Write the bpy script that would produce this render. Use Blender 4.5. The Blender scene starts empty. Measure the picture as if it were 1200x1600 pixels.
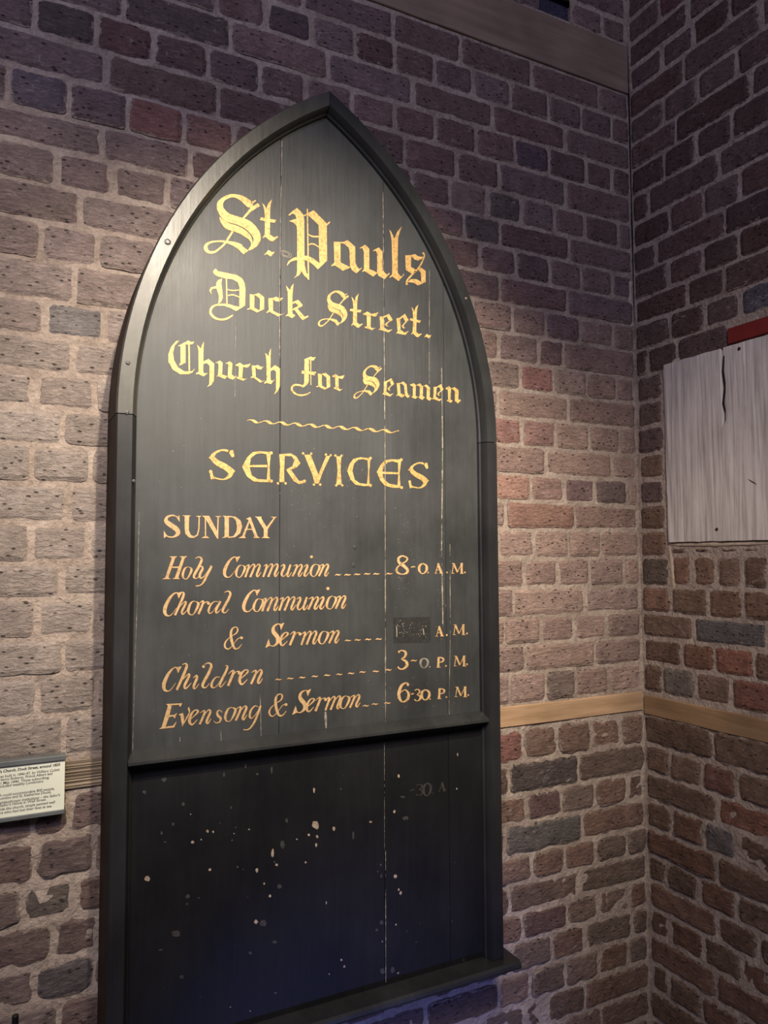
import bpy, bmesh, math, random
from mathutils import Vector, Matrix, noise
from mathutils.geometry import tessellate_polygon
random.seed(7)
PI = math.pi
S = bpy.context.scene
C = S.collection

# ------------------------------------------------------------------ camera
H = 1.56                                   # height of the lens above the floor
FPX = 1175.74                              # focal length in pixels of a 1200x1600 frame
M = [[0.8925471357, 0.0045390860, -0.4509312666],
     [0.0229095365, 0.9982017270, 0.0553937297],
     [0.4503718060, -0.0597721411, 0.8908381040]]
D, CX = 1.6207569, 1.6527202               # distances: lens to the left wall, lens to the right wall
cam = bpy.data.cameras.new('camera'); co = bpy.data.objects.new('camera', cam); C.objects.link(co)
cam.sensor_fit = 'VERTICAL'; cam.sensor_height = 24; cam.lens = 24 * FPX / 1600
cam.clip_start = .02; cam.clip_end = 60
def wv(c): return Vector((c[0], c[2], -c[1]))
rx, dn, fw = wv(M[0]), wv(M[1]), wv(M[2])
co.matrix_world = Matrix(((rx.x, -dn.x, -fw.x, 0), (rx.y, -dn.y, -fw.y, 0), (rx.z, -dn.z, -fw.z, H), (0, 0, 0, 1)))
S.camera = co

# ------------------------------------------------------------------ world, light, exposure
w = bpy.data.worlds.new('world'); S.world = w; w.use_nodes = True
w.node_tree.nodes['Background'].inputs[0].default_value = (.50, .45, .55, 1)
w.node_tree.nodes['Background'].inputs[1].default_value = .10
def spot(name, loc, to, energy, col, size, blend, rad):
    l = bpy.data.lights.new(name, 'SPOT'); l.energy = energy; l.color = col
    l.spot_size = math.radians(size); l.spot_blend = blend; l.shadow_soft_size = rad
    o = bpy.data.objects.new(name, l); C.objects.link(o); o.location = loc
    o.rotation_euler = (Vector(to) - Vector(loc)).to_track_quat('-Z', 'Y').to_euler(); return o
def area(name, loc, to, energy, col, size):
    l = bpy.data.lights.new(name, 'AREA'); l.energy = energy; l.color = col; l.size = size
    o = bpy.data.objects.new(name, l); C.objects.link(o); o.location = loc
    o.rotation_euler = (Vector(to) - Vector(loc)).to_track_quat('-Z', 'Y').to_euler(); return o
spot('key_spotlight', (.42, .05, H + 1.27), (.62, D, H + .12), 250, (1.0, .87, .70), 54, 1.0, .03)
spot('second_spotlight', (1.05, -.15, H + .95), (.62, D, H + .20), 70, (1.0, .90, .76), 44, 1.0, .16)
spot('left_spotlight', (-.1, -.2, H + 1.3), (-.12, D, H + .0), 135, (1.0, .86, .66), 56, 1.0, .05)
spot('niche_spotlight', (.62, -.2, H + 1.2), (1.16, D, H - .12), 110, (1.0, .86, .66), 40, 1.0, .06)
spot('corner_fill_spot', (.3, -.5, H + 1.2), (CX, D - .35, H - .50), 100, (1.0, .86, .64), 58, 1.0, .08)  # added fill, brightens the corner and the right wall
area('blue_wash_light', (-1.2, -1.6, H + 1.9), (.7, D, H + .6), 62, (.68, .66, 1.0), .6)
spot('blue_floor_uplight', (.5, -.3, H - 1.35), (.75, D, H - 1.20), 75, (.20, .27, 1.0), 40, .9, .05)
S.view_settings.view_transform = 'Standard'; S.view_settings.look = 'None'
S.view_settings.exposure = 0; S.view_settings.gamma = 1; S.view_settings.use_curve_mapping = False

# ------------------------------------------------------------------ helpers
def ray(x, y):
    a, b = (x - 600) / FPX, (y - 800) / FPX
    return Vector((M[0][0]*a + M[1][0]*b + M[2][0], M[0][2]*a + M[1][2]*b + M[2][2],
                   -(M[0][1]*a + M[1][1]*b + M[2][1])))
def onL(x, y, t=0):                        # photograph point -> (X, v) on the plane t in front of the left wall
    r = ray(x, y); r *= (D - t) / r.y; return r.x, r.z
def onR(x, y, t=0):                        # photograph point -> (u from the corner, v) on the right wall
    r = ray(x, y); r *= (CX - t) / r.x; return D - r.y, r.z
def proj(X, Y, v):
    c = [M[i][0]*X - M[i][1]*v + M[i][2]*Y for i in range(3)]
    return 600 + FPX*c[0]/c[2], 800 + FPX*c[1]/c[2]
def lin(r, g, b):
    f = lambda c: (c/255/12.92 if c/255 <= .04045 else ((c/255+.055)/1.055)**2.4)
    return (f(r), f(g), f(b), 1)
def obj(name, verts, faces, mat, parent=None, col=None, smooth=False, uv=None):
    me = bpy.data.meshes.new(name); me.from_pydata(verts, [], faces); me.materials.append(mat)
    if smooth: me.shade_smooth()
    if col is not None:
        a = me.color_attributes.new('Col', 'FLOAT_COLOR', 'POINT')
        if isinstance(col[0], (int, float)): a.data.foreach_set('color', list(col)*len(verts))
        else: a.data.foreach_set('color', [q for c4 in col for q in c4])
    me.validate(); me.update()
    o = bpy.data.objects.new(name, me); C.objects.link(o)
    if parent: o.parent = parent
    return o
def empty(name, loc=(0, 0, 0)):
    o = bpy.data.objects.new(name, None); C.objects.link(o); o.location = loc; o.empty_display_size = .05; return o
def tag(o, label=None, cat=None, group=None, kind=None):
    if label: o['label'] = label
    if cat: o['category'] = cat
    if group: o['group'] = group
    if kind: o['kind'] = kind
    return o
class MB:
    def __init__(s): s.v = []; s.f = []
    def add(s, v, f):
        n = len(s.v); s.v += [tuple(p) for p in v]; s.f += [tuple(i + n for i in q) for q in f]; return s
    def box(s, a, b, bev=0):
        bm = bmesh.new(); bmesh.ops.create_cube(bm, size=1)
        for q in bm.verts: q.co = Vector([(a[i]+b[i])/2 + q.co[i]*(b[i]-a[i]) for i in range(3)])
        if bev: bmesh.ops.bevel(bm, geom=bm.edges[:], offset=bev, segments=2, affect='EDGES', profile=.6)
        bm.verts.ensure_lookup_table()
        for i, q in enumerate(bm.verts): q.index = i
        s.add([q.co[:] for q in bm.verts], [[q.index for q in f.verts] for f in bm.faces]); bm.free(); return s
    def obj(s, name, mat, parent=None, **k): return obj(name, s.v, s.f, mat, parent, **k)

# ------------------------------------------------------------------ materials
def mat(name):
    m = bpy.data.materials.new(name); m.use_nodes = True; nt = m.node_tree
    return m, nt, nt.nodes['Principled BSDF']
def N(nt, typ, **k):
    n = nt.nodes.new(typ)
    for a, b in k.items():
        if a.startswith('i_'):
            key = a[2:].replace('_', ' ')
            n.inputs[int(key) if key.isdigit() else key].default_value = b
        else: setattr(n, a, b)
    return n
def ramp(nt, src, stops):
    r = nt.nodes.new('ShaderNodeValToRGB'); e = r.color_ramp.elements
    while len(e) < len(stops): e.new(.5)
    for q, (p, c) in zip(e, stops):
        q.position = p; q.color = c if len(c) == 4 else (*c, 1)
    nt.links.new(src, r.inputs[0]); return r.outputs[0]
def G(x): return (x, x, x, 1)
def mapping(nt, scale, rot=(0, 0, 0), loc=(0, 0, 0)):
    g = N(nt, 'ShaderNodeNewGeometry'); mp = N(nt, 'ShaderNodeMapping')
    mp.inputs['Scale'].default_value = scale; mp.inputs['Rotation'].default_value = rot; mp.inputs['Location'].default_value = loc
    nt.links.new(g.outputs['Position'], mp.inputs[0]); return mp.outputs[0]
def noi(nt, vec, scale, detail=4, rough=.55, dist=0):
    n = N(nt, 'ShaderNodeTexNoise'); n.inputs['Scale'].default_value = scale; n.inputs['Detail'].default_value = detail
    n.inputs['Roughness'].default_value = rough; n.inputs['Distortion'].default_value = dist
    nt.links.new(vec, n.inputs['Vector']); return n.outputs['Fac']
def mix(nt, fac, a, b, mode='MIX'):
    m = N(nt, 'ShaderNodeMix', data_type='RGBA', blend_type=mode)
    for s, v in ((m.inputs[0], fac), (m.inputs[6], a), (m.inputs[7], b)):
        if hasattr(v, 'links') or hasattr(v, 'is_output'): nt.links.new(v, s)
        else: s.default_value = v
    return m.outputs[2]
def math_(nt, op, a, b=0.):
    m = N(nt, 'ShaderNodeMath', operation=op)
    for s, v in ((m.inputs[0], a), (m.inputs[1], b)):
        if hasattr(v, 'is_output'): nt.links.new(v, s)
        else: s.default_value = v
    return m.outputs[0]
def bump(nt, bs, hts):
    prev = None
    for h, st, dist in hts:
        b = N(nt, 'ShaderNodeBump'); b.inputs['Strength'].default_value = st; b.inputs['Distance'].default_value = dist
        nt.links.new(h, b.inputs['Height'])
        if prev: nt.links.new(prev, b.inputs['Normal'])
        prev = b.outputs[0]
    nt.links.new(prev, bs.inputs['Normal'])

def brick_material(name, rough_amt=1.0):
    m, nt, bs = mat(name)
    a = N(nt, 'ShaderNodeVertexColor', layer_name='Col')
    p = mapping(nt, (1, 1, 1)); pd = mapping(nt, (1, 1, 2.6), (0, .5, 0))
    n1 = noi(nt, p, 22, 5, .6); n2 = noi(nt, pd, 60, 6, .62, .6); n3 = noi(nt, p, 9, 3)
    col = mix(nt, 1, a.outputs[0], ramp(nt, n1, [(.25, G(.78)), (.75, G(1.3))]), 'MULTIPLY')
    col = mix(nt, 1, col, ramp(nt, n2, [(.3, G(.78)), (.7, G(1.2))]), 'MULTIPLY')
    # chalky scuffs
    sc = noi(nt, mapping(nt, (1, 1, 1.8), (0, .4, 0), (3, 1, 2)), 34, 8, .7, 1.2)
    scf = math_(nt, 'MULTIPLY', ramp(nt, sc, [(.57, G(0)), (.67, G(1))]), ramp(nt, n3, [(.48, G(0)), (.62, G(.65))]))
    col = mix(nt, scf, col, (.42, .37, .34, 1))
    # lime smeared over the arrises
    sm = noi(nt, mapping(nt, (1, 1, 1)), 48, 6, .65, .4)
    tt_ = math_(nt, 'ADD', math_(nt, 'SUBTRACT', 1., a.outputs[1]), math_(nt, 'MULTIPLY', math_(nt, 'SUBTRACT', sm, .5), 3.2))
    lo_ = .78 if rough_amt < 1.3 else .62
    smf = ramp(nt, tt_, [(lo_, G(0)), (min(.99, lo_ + .2), G(.9))])
    col = mix(nt, smf, col, lin(158, 143, 130))
    # black pits
    v = N(nt, 'ShaderNodeTexVoronoi', feature='F1'); v.inputs['Scale'].default_value = 75; v.inputs['Randomness'].default_value = 1
    nt.links.new(mapping(nt, (.8, .8, 1.7), (0, .35, 0)), v.inputs['Vector'])
    wh = N(nt, 'ShaderNodeSeparateColor'); nt.links.new(v.outputs['Color'], wh.inputs[0])
    pit = math_(nt, 'MULTIPLY', ramp(nt, v.outputs['Distance'], [(.17, G(1)), (.30, G(0))]), ramp(nt, wh.outputs[0], [(.66, G(0)), (.70, G(1))]))
    col = mix(nt, math_(nt, 'MULTIPLY', pit, .8), col, (.02, .015, .014, 1))
    nt.links.new(col, bs.inputs['Base Color']); bs.inputs['Roughness'].default_value = .88
    bs.inputs['Specular IOR Level'].default_value = .25
    inv = math_(nt, 'SUBTRACT', 1., pit)
    bump(nt, bs, [(n1, .9*rough_amt, .009), (n2, 1.0*rough_amt, .010), (inv, .8, .006), (sc, .6*rough_amt, .003), (noi(nt, pd, 170, 4, .7), .8, .0018), (smf, .5, .002)])
    return m
BRICK = brick_material('brick_face'); ROUGH = brick_material('rough_brick_face', 1.7)
def mortar_material():
    m, nt, bs = mat('lime_mortar')
    p = mapping(nt, (1, 1, 1)); n1 = noi(nt, p, 14, 6, .6); n2 = noi(nt, p, 110, 5, .65); n3 = noi(nt, p, 38, 6, .6, .5)
    c = ramp(nt, n1, [(.25, lin(134, 120, 108)), (.5, lin(160, 145, 132)), (.8, lin(180, 166, 152))])
    c = mix(nt, 1, c, ramp(nt, n2, [(.3, G(.75)), (.7, G(1.15))]), 'MULTIPLY')
    nt.links.new(c, bs.inputs['Base Color']); bs.inputs['Roughness'].default_value = .95
    bs.inputs['Specular IOR Level'].default_value = .15
    bump(nt, bs, [(n3, 1.0, .009), (n2, 1.0, .004)]); return m
MORTAR = mortar_material()
def wood_material(name, c0, c1, grain=(1, 1, 1), rough=.7, bst=.5, gscale=30, spec=.3):
    m, nt, bs = mat(name)
    p = mapping(nt, grain); n1 = noi(nt, p, gscale, 6, .6, .4); n2 = noi(nt, mapping(nt, (1, 1, 1)), 6, 3)
    c = ramp(nt, n1, [(.3, c0), (.7, c1)])
    c = mix(nt, 1, c, ramp(nt, n2, [(.3, G(.8)), (.7, G(1.15))]), 'MULTIPLY')
    nt.links.new(c, bs.inputs['Base Color']); bs.inputs['Roughness'].default_value = rough
    bs.inputs['Specular IOR Level'].default_value = spec
    bump(nt, bs, [(n1, bst, .003)]); return m
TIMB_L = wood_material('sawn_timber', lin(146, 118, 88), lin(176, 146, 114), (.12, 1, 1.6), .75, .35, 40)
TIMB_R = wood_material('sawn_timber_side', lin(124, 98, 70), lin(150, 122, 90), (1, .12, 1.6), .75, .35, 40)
TIMB_T = wood_material('dusty_timber', lin(112, 96, 82), lin(136, 118, 102), (.15, 1, 1.2), .8, .35, 25)
GROOVE = wood_material('ridged_timber', lin(62, 52, 42), lin(158, 142, 120), (.06, 1, 3.2), .8, 1.0, 60)
def limewash_material():
    m, nt, bs = mat('limewashed_board')
    pg = mapping(nt, (1, 3.2, .16)); n1 = noi(nt, pg, 36, 5, .6, .25); n2 = noi(nt, mapping(nt, (1, 1, .5)), 9, 5, .6)
    c = ramp(nt, n1, [(.32, lin(164, 156, 150)), (.55, lin(196, 188, 180)), (.8, lin(206, 198, 190))])
    c = mix(nt, 1, c, ramp(nt, n2, [(.3, G(.78)), (.68, G(1.08))]), 'MULTIPLY')
    nt.links.new(c, bs.inputs['Base Color']); bs.inputs['Roughness'].default_value = .85
    bump(nt, bs, [(n1, .6, .003)]); return m
LIME = limewash_material()
def black_paint(name, base, rough, dust=.5, streak=True, spec=.5):
    m, nt, bs = mat(name)
    pg = mapping(nt, (3, 1, .18)); n1 = noi(nt, pg, 30, 6, .62, .2); n2 = noi(nt, mapping(nt, (1, 1, .7)), 5.5, 5, .62)
    n3 = noi(nt, mapping(nt, (1, 1, 1)), 220, 4, .7)
    c = ramp(nt, n2, [(.3, tuple(b*.75 for b in base[:3])), (.7, tuple(b*(1 + dust) for b in base[:3]))])
    c = mix(nt, 1, c, ramp(nt, n1, [(.3, G(.90)), (.7, G(1.15))]), 'MULTIPLY')
    sp = math_(nt, 'MULTIPLY', ramp(nt, n3, [(.70, G(0)), (.76, G(1))]), ramp(nt, n2, [(.52, G(0)), (.66, G(.8))]))
    c = mix(nt, sp, c, (.30, .27, .22, 1))
    nt.links.new(c, bs.inputs['Base Color'])
    nt.links.new(ramp(nt, n2, [(.3, G(rough*.85)), (.7, G(min(1, rough*1.2)))]), bs.inputs['Roughness'])
    bs.inputs['Specular IOR Level'].default_value = spec
    bump(nt, bs, [(n1, .25, .0015), (n2, .12, .01)]); return m
PLANKM = black_paint('black_painted_planks', (.028, .030, .030, 1), .47, spec=.45)
LOWERM = black_paint('black_painted_lower_panel', (.007, .007, .008, 1), .55, .4, spec=.22)
FRAMEM = black_paint('black_painted_frame', (.018, .019, .019, 1), .36)
SHEEN = black_paint('painted_sheen_frame', (.034, .033, .028, 1), .36, .9)  # lighter copy of the frame paint, lamp highlight put into its colour
STILEM = black_paint('black_painted_stile', (.014, .014, .015, 1), .42, .5, spec=.34)
def gold_material(name, c0, c1, metal=.35):
    m, nt, bs = mat(name)
    n1 = noi(nt, mapping(nt, (1, 1, 1)), 160, 5, .7); n2 = noi(nt, mapping(nt, (1, 1, 1)), 30, 4)
    c = ramp(nt, n1, [(.34, c0), (.52, c1)])
    c = mix(nt, 1, c, ramp(nt, n2, [(.3, G(.85)), (.7, G(1.1))]), 'MULTIPLY')
    nt.links.new(c, bs.inputs['Base Color']); bs.inputs['Metallic'].default_value = metal; bs.inputs['Roughness'].default_value = .5
    return m
GOLD = gold_material('gold_leaf', lin(146, 110, 54), lin(200, 162, 98), .25)
PALEGOLD = gold_material('pale_gold_paint', lin(156, 126, 84), lin(192, 160, 114), .15)
OUTL = gold_material('dark_gilding_edge', lin(92, 54, 22), lin(120, 74, 32), .1)
def plain(name, c, rough=.6, metal=0., spec=.5, vary=.15, sc=20):
    m, nt, bs = mat(name); n = noi(nt, mapping(nt, (1, 1, 1)), sc, 4)
    cc = mix(nt, 1, c, ramp(nt, n, [(.3, G(1 - vary)), (.7, G(1 + vary))]), 'MULTIPLY')
    nt.links.new(cc, bs.inputs['Base Color']); bs.inputs['Roughness'].default_value = rough
    bs.inputs['Metallic'].default_value = metal; bs.inputs['Specular IOR Level'].default_value = spec; return m
SIDEW = plain('dark_brown_side_wood', lin(44, 30, 20), .7, spec=.2, vary=.4)
GHOST = plain('faded_ghost_paint', lin(52, 48, 42), .6, vary=.4, sc=200)
CHIP = plain('bare_wood_chip', lin(150, 134, 118), .8, spec=.1, vary=.35, sc=120)
CHIPD = plain('scuffed_spot', lin(52, 50, 47), .7, vary=.5, sc=200)
SEAM = plain('worn_seam_edge', lin(128, 120, 106), .7, vary=.5, sc=90)
PATCH = plain('dull_black_patch', lin(36, 36, 34), .75, spec=.3, vary=.4, sc=150)
RED = plain('red_painted_strip', lin(112, 28, 24), .6, vary=.15)
NAIL = plain('rusty_nail_head', lin(58, 42, 32), .6, .3)
DARK = plain('deep_crack', lin(38, 30, 26), .9, spec=.1)
GREYM = plain('grey_metal_channel', lin(120, 124, 122), .4, .5)
CARD = plain('pale_printed_card', lin(214, 216, 196), .55, vary=.03)
INK = plain('black_ink', lin(28, 26, 26), .7)
BLACK = plain('black_metal', lin(16, 15, 14), .45)
FLOORM = plain('stone_floor', lin(84, 78, 72), .7, vary=.25, sc=5)
ARRIS = plain('rough_lime_render', lin(176, 160, 140), .95, spec=.1, vary=.2, sc=60)

# ------------------------------------------------------------------ the two brick walls
# bed joints, as heights at the corner (photograph y on the column x = 985) and at the far left
YC = {18: 150, 17: 190, 16: 229, 15: 268, 14: 309, 13: 351, 12: 392, 11: 430, 10: 470, 9: 509, 8: 549.5, 7: 590, 6: 630,
      5: 669.5, 4: 710.5, 3: 751, 2: 790, 1: 829, 0: 871, -1: 915, -2: 956.6, -3: 995.7, -4: 1036, -5: 1081, -6: 1115,
      -7: 1164, -8: 1209, -9: 1252, -10: 1296, -11: 1338, -12: 1380, -13: 1422, -14: 1466, -15: 1510, -16: 1554, -17: 1599}
VC = {k: onL(985, y)[1] for k, y in YC.items()}
for k in range(19, 27): VC[k] = VC[18] + .0765 * (k - 18)
for k in range(-18, -21, -1): VC[k] = VC[-17] - .0745 * (-17 - k)
YL = {14: (5, 35), 13: (5, 97), 12: (5, 160), 11: (5, 215), 10: (5, 275), 9: (5, 335), 8: (12, 398), 7: (12, 461), 6: (12, 517.5),
      5: (12, 576), 4: (12, 634), 3: (12, 692), 2: (12, 752), 1: (12, 817), 0: (12, 880), -1: (12, 936), -2: (12, 1000),
      -3: (12, 1060), -4: (12, 1125), -5: (103, 1182), -6: (124, 1231)}
VL = {k: (onL(*YL[k])[1] if k in YL else VC[k] - .006) for k in VC}
def bedL(k, X): return VC[k] + (VL[k] - VC[k]) * min(1.4, max(0, (CX - X) / 1.65))
def bedR(k, u): return VC[k] + (-.004 if k > 8 else .0) * u / .4
HEADL = {  # head joints of the left wall, as photograph x at mid-course
 17: [330, 474, 615, 720, 831, 936], 16: [337, 416, 488, 555, 617.5, 680, 740, 799, 858, 909, 957], 15: [10, 194, 361, 512, 645, 771, 885],
 14: [54, 151, 241, 326, 406, 479, 550, 618, 682, 745, 805, 859, 915, 958], 13: [-20, 167, 341, 632, 715, 781, 885],
 12: [12, 108, 200, 287, 367, 704, 762, 817, 867, 916, 967], 11: [-40, 160, 297.5, 726, 782, 890],
 10: [-10, 87, 175, 264, 751, 807, 860, 909, 957], 9: [-60, 124, 282, 782, 888], 8: [-30, 64, 154, 740, 801, 854, 907, 960],
 7: [-75, 117, 780, 843, 882], 6: [-30, 69, 166, 760, 814, 866, 918, 964], 5: [-80, 115, 780, 890], 4: [-40, 54, 150, 760, 817, 869.5, 922, 969],
 3: [-100, 99, 740, 853, 957], 2: [-50, 49, 142, 775, 830, 882.6, 931, 981], 1: [-90, 108, 792, 899], 0: [-50, 46, 139, 780, 836, 889, 940],
 -1: [-100, 95, 760, 820, 873, 923, 976], -2: [-40, 56, 150, 803, 914.5], -3: [-90, 99, 790, 845.5, 898, 949], -4: [-40, 59, 150, 822, 930],
 -5: [-80, 99, 745, 797.5, 854, 900, 951.6], -7: [-40, 50, 107, 765, 818, 872, 923, 971], -8: [-110, 56, 148, 796, 905],
 -9: [-60, 35, 120, 770, 824, 878, 930.5, 980], -10: [-100, 84, 160, 790, 909], -11: [-70, 56, 148, 780, 832, 882, 931.7, 981],
 -12: [-100, 93, 796, 905], -13: [-40, 62, 817, 886, 936, 985], -14: [-100, 100, 800, 863, 916, 990], -15: [-40, 60, 780, 830, 884, 936, 983],
 -16: [-60, 90, 740, 855, 916], -17: [-60, 40, 700, 800, 880, 940], -18: [0, 200, 740, 860, 960], -19: [-60, 100, 640, 760, 830, 880, 940]}
HEADR = {20: [1030, 1115, 1190], 19: [1073, 1160], 18: [1033, 1083, 1140], 17: [1068, 1187], 16: [1037, 1089, 1151], 15: [1055, 1172], 14: [1037, 1087, 1143],
 13: [1013, 1122], 12: [1046, 1098, 1155], 11: [1024, 1132], 10: [1043, 1098, 1154], 9: [1073, 1131], 8: [1046, 1100, 1157], 7: [1012, 1057, 1141],
 6: [1035], 5: [1036], 4: [1036.5], 3: [1037], 2: [1038], 1: [1039], 0: [1041], -1: [1045], -2: [1048.6, 1106, 1160], -3: [1083, 1200],
 -4: [1065, 1116], -5: [1035, 1086, 1143], -7: [1114, 1226], -8: [1046, 1098, 1152], -9: [1119.5, 1230], -10: [1050, 1099.5, 1151], -11: [1121, 1235],
 -12: [1042, 1093, 1150], -13: [1121, 1186], -14: [1047, 1098, 1158], -15: [1119, 1210], -16: [1047, 1098, 1155], -17: [1119, 1220], -18: [1050, 1120]}
COLL = {  # bricks whose colour stands out: (course, photograph x inside the brick) -> sRGB colour
 (14, 100): (62, 56, 60), (14, 195): (96, 58, 56), (14, 280): (88, 62, 58), (12, 60): (86, 84, 90), (12, 150): (98, 82, 84), (12, 240): (138, 82, 70),
 (12, 330): (134, 84, 72), (15, 270): (84, 64, 62), (13, 250): (96, 72, 66), (12, 790): (88, 76, 74), (11, 755): (84, 76, 74), (12, 735): (130, 116, 96),
 (14, 710): (108, 76, 70), (6, 840): (140, 92, 84), (6, 790): (132, 112, 100), (4, 790): (150, 100, 88), (4, 843): (144, 104, 92), (2, 800): (168, 124, 104),
 (2, 856): (160, 118, 100), (2, 906): (118, 90, 82), (2, 960): (96, 82, 76), (1, 850): (140, 98, 84), (7, 862): (112, 84, 80), (-5, 880): (108, 92, 80),
 (-8, 850): (74, 68, 64), (-9, 850): (96, 72, 64), (-10, 850): (88, 86, 86), (-7, 790): (156, 94, 72), (-12, 850): (116, 82, 74), (-13, 850): (106, 74, 68),
 (6, 120): (110, 112, 108), (-10, 30): (126, 84, 68), (-9, 100): (96, 86, 76), (-11, 100): (84, 82, 78), (-8, 100): (96, 88, 78), (16, 450): (78, 60, 58),
 (16, 590): (84, 60, 54), (8, 870): (106, 78, 76), (14, 830): (70, 62, 68)}
COLR = {(-4, 1160): (138, 70, 52), (-5, 1180): (128, 66, 50), (-9, 1170): (152, 82, 54), (-3, 1140): (76, 72, 76), (8, 1180): (66, 68, 80),
 (-8, 1125): (128, 74, 54), (-5, 1060): (98, 90, 84), (-10, 1125): (90, 86, 84), (18, 1110): (70, 50, 50), (20, 1090): (96, 52, 48), (-15, 1160): (120, 76, 58),
 (5, 1010): (96, 72, 58), (-1, 1020): (76, 62, 56), (2, 1010): (88, 66, 58)}
def brick_colour(side, k, px, v):
    for (kk, x), c in (COLL if side == 'L' else COLR).items():
        if kk == k and abs(x - px) < 24:
            m_ = sum(c)/3; return lin(*[(m_ + (q - m_)*.75 + 12)*.72 + z*.28 + random.uniform(-3, 3) for q, z in zip(c, (122, 100, 92))])
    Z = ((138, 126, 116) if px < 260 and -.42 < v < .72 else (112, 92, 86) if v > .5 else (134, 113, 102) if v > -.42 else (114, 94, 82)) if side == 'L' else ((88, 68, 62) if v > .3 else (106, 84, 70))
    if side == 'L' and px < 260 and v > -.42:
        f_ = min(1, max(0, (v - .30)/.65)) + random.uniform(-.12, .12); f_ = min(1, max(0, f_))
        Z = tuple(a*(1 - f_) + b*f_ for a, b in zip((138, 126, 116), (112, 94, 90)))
    zm = sum(Z)/3
    if side == 'L':
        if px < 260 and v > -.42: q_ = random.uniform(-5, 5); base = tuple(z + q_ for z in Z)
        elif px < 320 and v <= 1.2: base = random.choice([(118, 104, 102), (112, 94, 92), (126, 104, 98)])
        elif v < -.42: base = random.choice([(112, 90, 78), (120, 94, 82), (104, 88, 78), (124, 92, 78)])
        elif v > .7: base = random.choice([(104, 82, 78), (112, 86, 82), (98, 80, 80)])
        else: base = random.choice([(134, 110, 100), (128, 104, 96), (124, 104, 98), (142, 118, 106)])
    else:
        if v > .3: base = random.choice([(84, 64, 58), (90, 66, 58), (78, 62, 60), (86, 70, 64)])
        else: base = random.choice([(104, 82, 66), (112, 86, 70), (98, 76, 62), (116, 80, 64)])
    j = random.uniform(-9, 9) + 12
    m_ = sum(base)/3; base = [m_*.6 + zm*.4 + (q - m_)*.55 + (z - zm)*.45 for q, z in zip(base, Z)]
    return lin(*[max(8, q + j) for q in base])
def put(side, u, d, v):                    # u along the wall (X on the left wall, from the corner on the right), d in front of it
    return (u, D - d, v + H) if side == 'L' else (CX - d, D - u, v + H)
def brick_mesh(side, u0, u1, v0, v1, rough):
    """one brick: an uneven face with worn arrises and a skirt running back into the mortar; v0, v1 are functions of u"""
    w = u1 - u0; nx = max(4, int(w / .0135)); nz = 6 if not rough else 7
    sd = random.uniform(0, 100); cr = random.uniform(.004, .013) * (1.7 if rough else 1)
    jx = .0024 * (2.1 if rough else 1); prd = random.uniform(-.0010, .0035) + (random.uniform(-.002, .003) if rough else 0)
    tilt = random.uniform(-.012, .012); V = []; F = []; A = []
    for i in range(nx + 1):
        for j in range(nz + 1):
            a, b = i / nx, j / nz
            # crowd grid lines towards the edges
            a = .5 - .5*math.cos(PI*a)*(.35) - (.5 - a)*.65; b = .5 - .5*math.cos(PI*b)*.35 - (.5 - b)*.65
            a = min(1, max(0, a)); b = min(1, max(0, b))
            u = u0 + a*w; lo, hi = v0(u), v1(u); h = hi - lo; v = lo + b*h
            # rounded corners
            ex = min(a, 1 - a)*w; ez = min(b, 1 - b)*h
            if ex < cr and ez < cr:
                dx, dz = cr - ex, cr - ez; l = math.hypot(dx, dz)
                if l > cr:
                    s = cr / l; nxp, nzp = dx*s, dz*s
                    u += (dx - nxp) * (1 if a < .5 else -1); v += (dz - nzp) * (1 if b < .5 else -1)
            edge = min(ex, ez)
            n = noise.noise(Vector((u*38 + sd, v*38, sd))) + .5*noise.noise(Vector((u*95, v*95 + sd, 3)))
            if edge < .0005:
                n2 = noise.noise(Vector((u*30, v*30, sd + 9))) + .6*noise.noise(Vector((u*85, v*85, sd)))
                if i in (0, nx): u += n2*jx
                if j in (0, nz): v += n2*jx
            d = prd + n*(.0011 if not rough else .0034) + (a - .5)*tilt*w - .0040*math.exp(-edge/.0022)
            V.append(put(side, u, d, v)); A.append(min(1, edge/.009))
    ni = nz + 1
    for i in range(nx):
        for j in range(nz):
            q = (i*ni + j, (i+1)*ni + j, (i+1)*ni + j + 1, i*ni + j + 1); F.append(q)
    ring = [i*ni for i in range(nx + 1)] + [nx*ni + j for j in range(1, nz + 1)] + [i*ni + nz for i in range(nx - 1, -1, -1)] + [j for j in range(nz - 1, 0, -1)]
    base = len(V)
    for q in ring:
        p = V[q]; V.append((p[0], p[1] + .018, p[2]) if side == 'L' else (p[0] + .018, p[1], p[2])); A.append(0)
    for a in range(len(ring)):
        b = (a + 1) % len(ring); F.append((ring[b], ring[a], base + a, base + b))
    return V, F, A
ARC_C = ((1.062, .275), (.186, .275)); ARC_R = .877; APEX = .624
def behind_board(X, v):
    if not (.24 < X < 1.13 and v > -.90): return False
    if v < .25: return True
    x2, v2 = X*.93, v*.93
    return math.hypot(x2 - 1.062, v2 - .275) < .80 and math.hypot(x2 - .186, v2 - .275) < .80 if X < .64 else math.hypot(X*.93 - .186, v*.93 - .275) < .83
jobs = []                                  # (projected area, side, V, F, colour, rough)
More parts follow.
